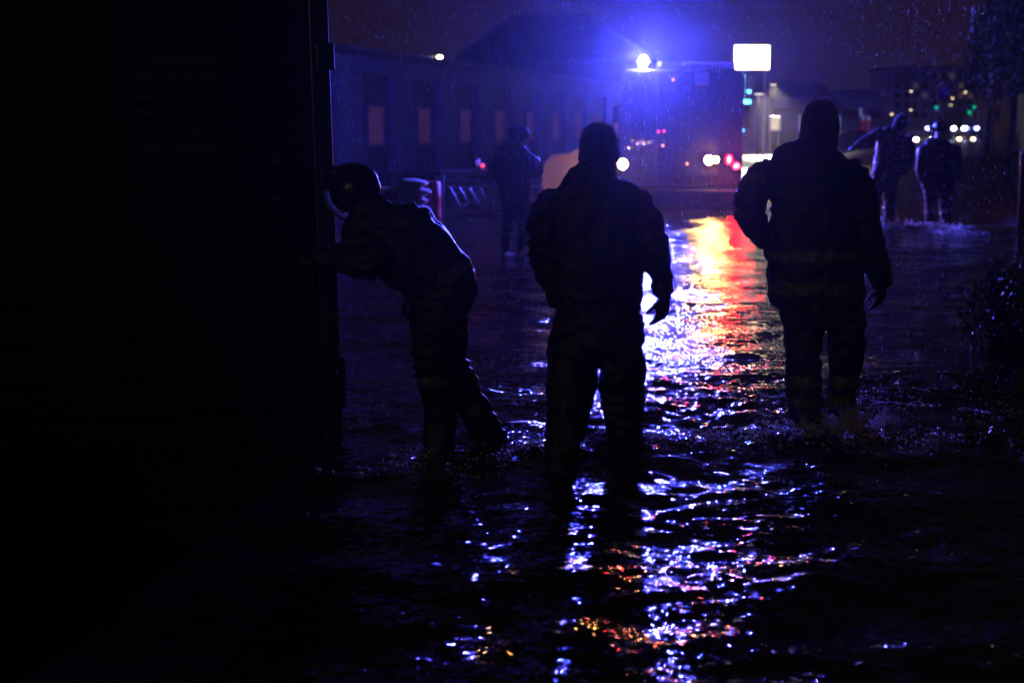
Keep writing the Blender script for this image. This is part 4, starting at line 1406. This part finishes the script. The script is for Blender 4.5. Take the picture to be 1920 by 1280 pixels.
# ---- far firefighter with brimmed helmet
F = Figure('stocky firefighter in brimmed helmet seen from behind, furthest right', 24.6, 4.571, 1600, 180)
torso = [(745, 372, 72, .85), (740, 395, 120, .6), (737, 430, 155, .55), (735, 500, 163, .58), (735, 620, 165, .6), (735, 720, 160, .6), (735, 790, 148, .6)]
aF = [(605, 440, 50, .95), (582, 540, 46, .95), (575, 640, 42, .95), (592, 725, 34, .95)]
aB = [(868, 440, 50, .95), (890, 540, 46, .95), (893, 640, 42, .95), (878, 720, 34, .95)]
ll_ = [(668, 780, 72, .95), (660, 880, 52, .95), (657, 1000, 44, .95), (657, 1100, 40, .95), (657, 1160, 36, .95)]
rl_ = [(796, 780, 72, .95), (792, 880, 54, .95), (790, 1000, 48, .95), (790, 1100, 42, .95), (790, 1160, 38, .95)]
J = MB(); F.chain(J, torso); F.chain(J, aF); F.chain(J, aB)
Pn = MB(); F.chain(Pn, [(735, 760, 140, .6), (733, 830, 128, .6)]); F.chain(Pn, ll_); F.chain(Pn, rl_)
B = MB()
for r_ in (torso, aF, aB, ll_, rl_): F.chain(B, r_, -.025)
F.chain(B, [(735, 770, 120, .6), (733, 850, 110, .6)])
F.chain(B, [(748, 300, 42, 1), (745, 390, 50, 1)])
face(B, F.at(748, 300), (-.2, 1, -.2), (0, 0, 1), 1.0)
hand(B, F.at(592, 720), (.15, .1, -1), -1, (.7, .4, 0), .4)
hand(B, F.at(878, 715), (-.15, .1, -1), 1, (-.7, .4, 0), .4)
bts = []
for rows in (ll_, rl_):
    q = F.at(rows[-1][0], rows[-1][1])
    boot(B, q.x, q.y, 0, GZ, .27, -.008)
    bm_ = MB(); boot(bm_, q.x, q.y, 0); bts.append(bm_)
Hh = MB()
Hh.ball(F.at(745, 262), (.12, .145, .12), 16, 12)
Hh.ball(F.at(735, 288), (.19, .2, .025), 20, 8, rot=(.15, .12, 0))
finish_person(F, J, Pn, B, bts, Hh, .018, 'turnout_b', 'helmet', .014, 51, hatname='helmet', hat_voxel=.01, bands=[
    ('j', lambda c: zpx(F, 500) < c.z < zpx(F, 455) and c.x < F.at(600, 0).x, 'silver'),
    ('t', lambda c: zpx(F, 1010) < c.z < zpx(F, 970), 'silver')])
F.place_root()

# ------------------------------------------------------------------ foam, splashes and rain
def mesh_from(name, vs, fs, m_, smooth=True):
    me = bpy.data.meshes.new(name)
    vs = np.asarray(vs, float); fs = np.asarray(fs, np.int32)
    me.vertices.add(len(vs)); me.vertices.foreach_set('co', vs.ravel())
    me.loops.add(fs.size); me.loops.foreach_set('vertex_index', fs.ravel())
    me.polygons.add(len(fs)); me.polygons.foreach_set('loop_start', np.arange(0, fs.size, fs.shape[1], dtype=np.int32))
    me.update(); me.validate()
    return link(name, me, m_, None, smooth)

def blobs(centers, radii, squash):
    t = (1 + 5 ** .5) / 2
    bm = bmesh.new()
    bmesh.ops.create_icosphere(bm, subdivisions=1, radius=1)
    base_v = np.array([v.co[:] for v in bm.verts]); base_f = np.array([[v.index for v in f.verts] for f in bm.faces])
    bm.free()
    n = len(centers)
    r = radii[:, None, None] * np.stack([np.ones(n), np.ones(n), squash], -1)[:, None, :]
    jit = 1 + rng.uniform(-.18, .18, (n, len(base_v), 1))
    V = base_v[None] * r * jit + centers[:, None, :]
    Fc = base_f[None] + (np.arange(n) * len(base_v))[:, None, None]
    return V.reshape(-1, 3), Fc.reshape(-1, 3)

M['foam'] = mat('river_foam', (0.7, 0.66, 0.6), 0.2, var=0.3, scale=40)
translucent(M['foam'], (0.88, 0.87, 0.85), 0.6)
N = 200000
x = rng.uniform(-1.2, 4.4, N); y = rng.uniform(5.9, 11.2, N)
T = turbulence(x, y)
ridge = 7.15 + 0.12 * np.sin(x * 2.1) + 0.22 * (x - 0.6)
line = np.exp(-((y - ridge) / 0.14) ** 2) * np.exp(-((x - 1.0) / 1.0) ** 2)
pat = np.clip(fbm2(x, y, 77, 4, .8) - .25, 0, 1)
dens = T * pat * .55 + line * .9
b2 = np.exp(-((x - 2.75) / .55) ** 2 - ((y - 8.5) / .45) ** 2)
dens += b2 * np.clip(fbm2(x, y, 78, 3, 1.3) + .2, 0, 1) * .8
keep = rng.random(N) < dens * .6
x, y = x[keep], y[keep]
z = wave_z(x, y)
rad = rng.lognormal(math.log(.0048), .45, len(x)).clip(.0025, .013)
lift = np.exp(-((y - (7.15 + 0.12 * np.sin(x * 2.1) + 0.22 * (x - 0.6))) / .14) ** 2) * np.exp(-((x - 1.0) / 1.0) ** 2) * rng.random(len(x)) * .035
V, Fc = blobs(np.stack([x, y, z + rad * .3 + lift], -1), rad, rng.uniform(.5, .9, len(x)))
fo = mesh_from('foam', V, Fc, M['foam'])
tag(fo, 'bubbling foam on the churned water between the two standing firefighters', 'foam', kind='stuff')

# foam lumps round the far pair and the ladder
cs, rs = [], []
for (cx, cy, sx, sy, n, h) in ((P(1695, 415, 24.2).x, 24.2, .4, .2, 150, .10), (P(1760, 425, 24.0).x, 23.9, .3, .2, 70, .08), (P(1815, 437, 22.4).x, 22.6, .22, .2, 110, .12), (P(1650, 420, 24.2).x, 24.1, .12, .12, 70, .15)):
    for _ in range(n):
        u, v_ = rng.normal(0, 1, 2)
        cs.append((cx + u * sx, cy + v_ * sy, max(0, h * math.exp(-(u * u + v_ * v_) * .5) * rng.random() * (1 + noise.noise(Vector((u * 2, v_ * 2, 0)))))))
        rs.append(rng.uniform(.012, .04))
V, Fc = blobs(np.array(cs), np.array(rs), np.ones(len(cs)) * .8)
fo = mesh_from('foam', V, Fc, M['foam'])
tag(fo, 'foam lumps round the boots of the far right pair', 'foam', kind='stuff')

# splashes thrown up round legs
def splash(cx, cy, n, rx, h, label, seed, big_=.0075):
    r = np.random.default_rng(seed)
    cs, rs = [], []
    for k in range(9):                                   # tongues of water
        q = r.uniform(0, 2 * PI); rr = rx * r.uniform(.4, 1)
        tip = h * r.uniform(.35, 1)
        bx0, by0 = cx + math.cos(q) * rr * .7, cy + math.sin(q) * rr * .7
        for j in range(int(n / 12)):
            t = r.random() ** .8
            cs.append((bx0 + math.cos(q) * rr * .5 * t + r.normal(0, .02 * (1 - t) + .006), by0 + math.sin(q) * rr * .5 * t + r.normal(0, .02), t * tip + r.normal(0, .008)))
            rs.append(big_ * (1.05 - .7 * t) * r.uniform(.4, 1.1))
    for j in range(n // 3):                              # loose drops
        q = r.uniform(0, 2 * PI); rr = rx * r.random() ** .5 * 1.6
        cs.append((cx + math.cos(q) * rr, cy + math.sin(q) * rr, h * 1.2 * r.random() ** 2.2))
        rs.append(r.uniform(.001, .0032))
    V, Fc = blobs(np.array(cs), np.array(rs), np.ones(len(cs)))
    o = mesh_from('splash', V, Fc, M['foam'])
    tag(o, label, 'splash', kind='stuff')
q = P(1515, 800, 7.9)
splash(q.x + .06, 7.70, 2000, .2, .13, 'pale splash climbing the left boot of the right firefighter', 1)
q = P(1585, 800, 8.0)
splash(q.x, 7.80, 1600, .19, .11, 'pale splash at the right boot of the right firefighter', 2)
q = P(665, 780, 7.8)
splash(q.x, 7.8, 90, .09, .10, 'small rain splash beside the dark wall foot', 3, .004)
q = P(800, 850, 7.1)
splash(q.x, 7.08, 160, .09, .05, 'small splash at the front leg of the leaning firefighter', 4, .006)
q = P(950, 835, 7.3)
splash(q.x, 7.3, 220, .16, .05, 'low splash behind the trailing foot of the leaning firefighter', 5, .006)

q = P(965, 478, 18.7)
splash(q.x - .02, 18.6, 260, .25, .10, 'small splash round the boots of the distant helmeted firefighter', 8, .014)

# rain drops
M['drop'] = md = bpy.data.materials.new('rain_drop')
md.use_nodes = True
nt = md.node_tree
pb = nt.nodes['Principled BSDF']
pb.inputs['Base Color'].default_value = (.7, .7, .75, 1)
pb.inputs['Roughness'].default_value = .2
t2 = nt.nodes.new('ShaderNodeBsdfTranslucent')
t2.inputs['Color'].default_value = (.8, .8, .85, 1)
t3 = nt.nodes.new('ShaderNodeBsdfTransparent')
mxa = nt.nodes.new('ShaderNodeMixShader'); mxa.inputs[0].default_value = .6
mxb = nt.nodes.new('ShaderNodeMixShader'); mxb.inputs[0].default_value = .45
nt.links.new(pb.outputs[0], mxa.inputs[1]); nt.links.new(t2.outputs[0], mxa.inputs[2])
nt.links.new(mxa.outputs[0], mxb.inputs[1]); nt.links.new(t3.outputs[0], mxb.inputs[2])
nt.links.new(mxb.outputs[0], nt.nodes['Material Output'].inputs['Surface'])
N = 26000
yy = 6.8 + 20 * rng.random(N) ** .8
xx = rng.uniform(-.5, .5, N) * (yy + 2)
zz = .1 + rng.random(N) * (1.9 + yy * .13)
L = rng.uniform(.009, .022, N); R_ = rng.uniform(.0010, .0019, N)
slant = np.stack([rng.normal(-.12, .05, N), rng.normal(0, .04, N), np.ones(N)], -1)
cen = np.stack([xx, yy, zz], -1)
ring = np.array([[math.cos(a), math.sin(a), 0] for a in (0, 2.094, 4.189)])
V = np.zeros((N, 5, 3))
V[:, 0] = cen - slant * L[:, None]
V[:, 4] = cen + slant * L[:, None]
V[:, 1:4] = cen[:, None] - slant[:, None] * L[:, None, None] * .3 + ring[None] * R_[:, None, None]
Fb = np.array([[0, 2, 1], [0, 3, 2], [0, 1, 3], [4, 1, 2], [4, 2, 3], [4, 3, 1]])
Fc = Fb[None] + (np.arange(N) * 5)[:, None, None]
ra = mesh_from('rain', V.reshape(-1, 3), Fc.reshape(-1, 3), M['drop'])
tag(ra, 'fine rain drops falling through the blue light', 'rain', kind='stuff')

# ------------------------------------------------------------------ haze
hz = MB().box((0, 120, 8.0), (300, 300, 19.0)).build('haze', None)
M['haze'] = mh = bpy.data.materials.new('rain_haze')
mh.use_nodes = True
nt = mh.node_tree
nt.nodes.remove(nt.nodes['Principled BSDF'])
pv = nt.nodes.new('ShaderNodeVolumePrincipled')
pv.inputs['Color'].default_value = (.92, .93, 1, 1)
pv.inputs['Density'].default_value = 0.0005
pv.inputs['Anisotropy'].default_value = 0.92
nt.links.new(pv.outputs['Volume'], nt.nodes['Material Output'].inputs['Volume'])
hz.data.materials.append(mh)
tag(hz, 'thin rain haze glowing round the lamps', 'haze', kind='stuff')
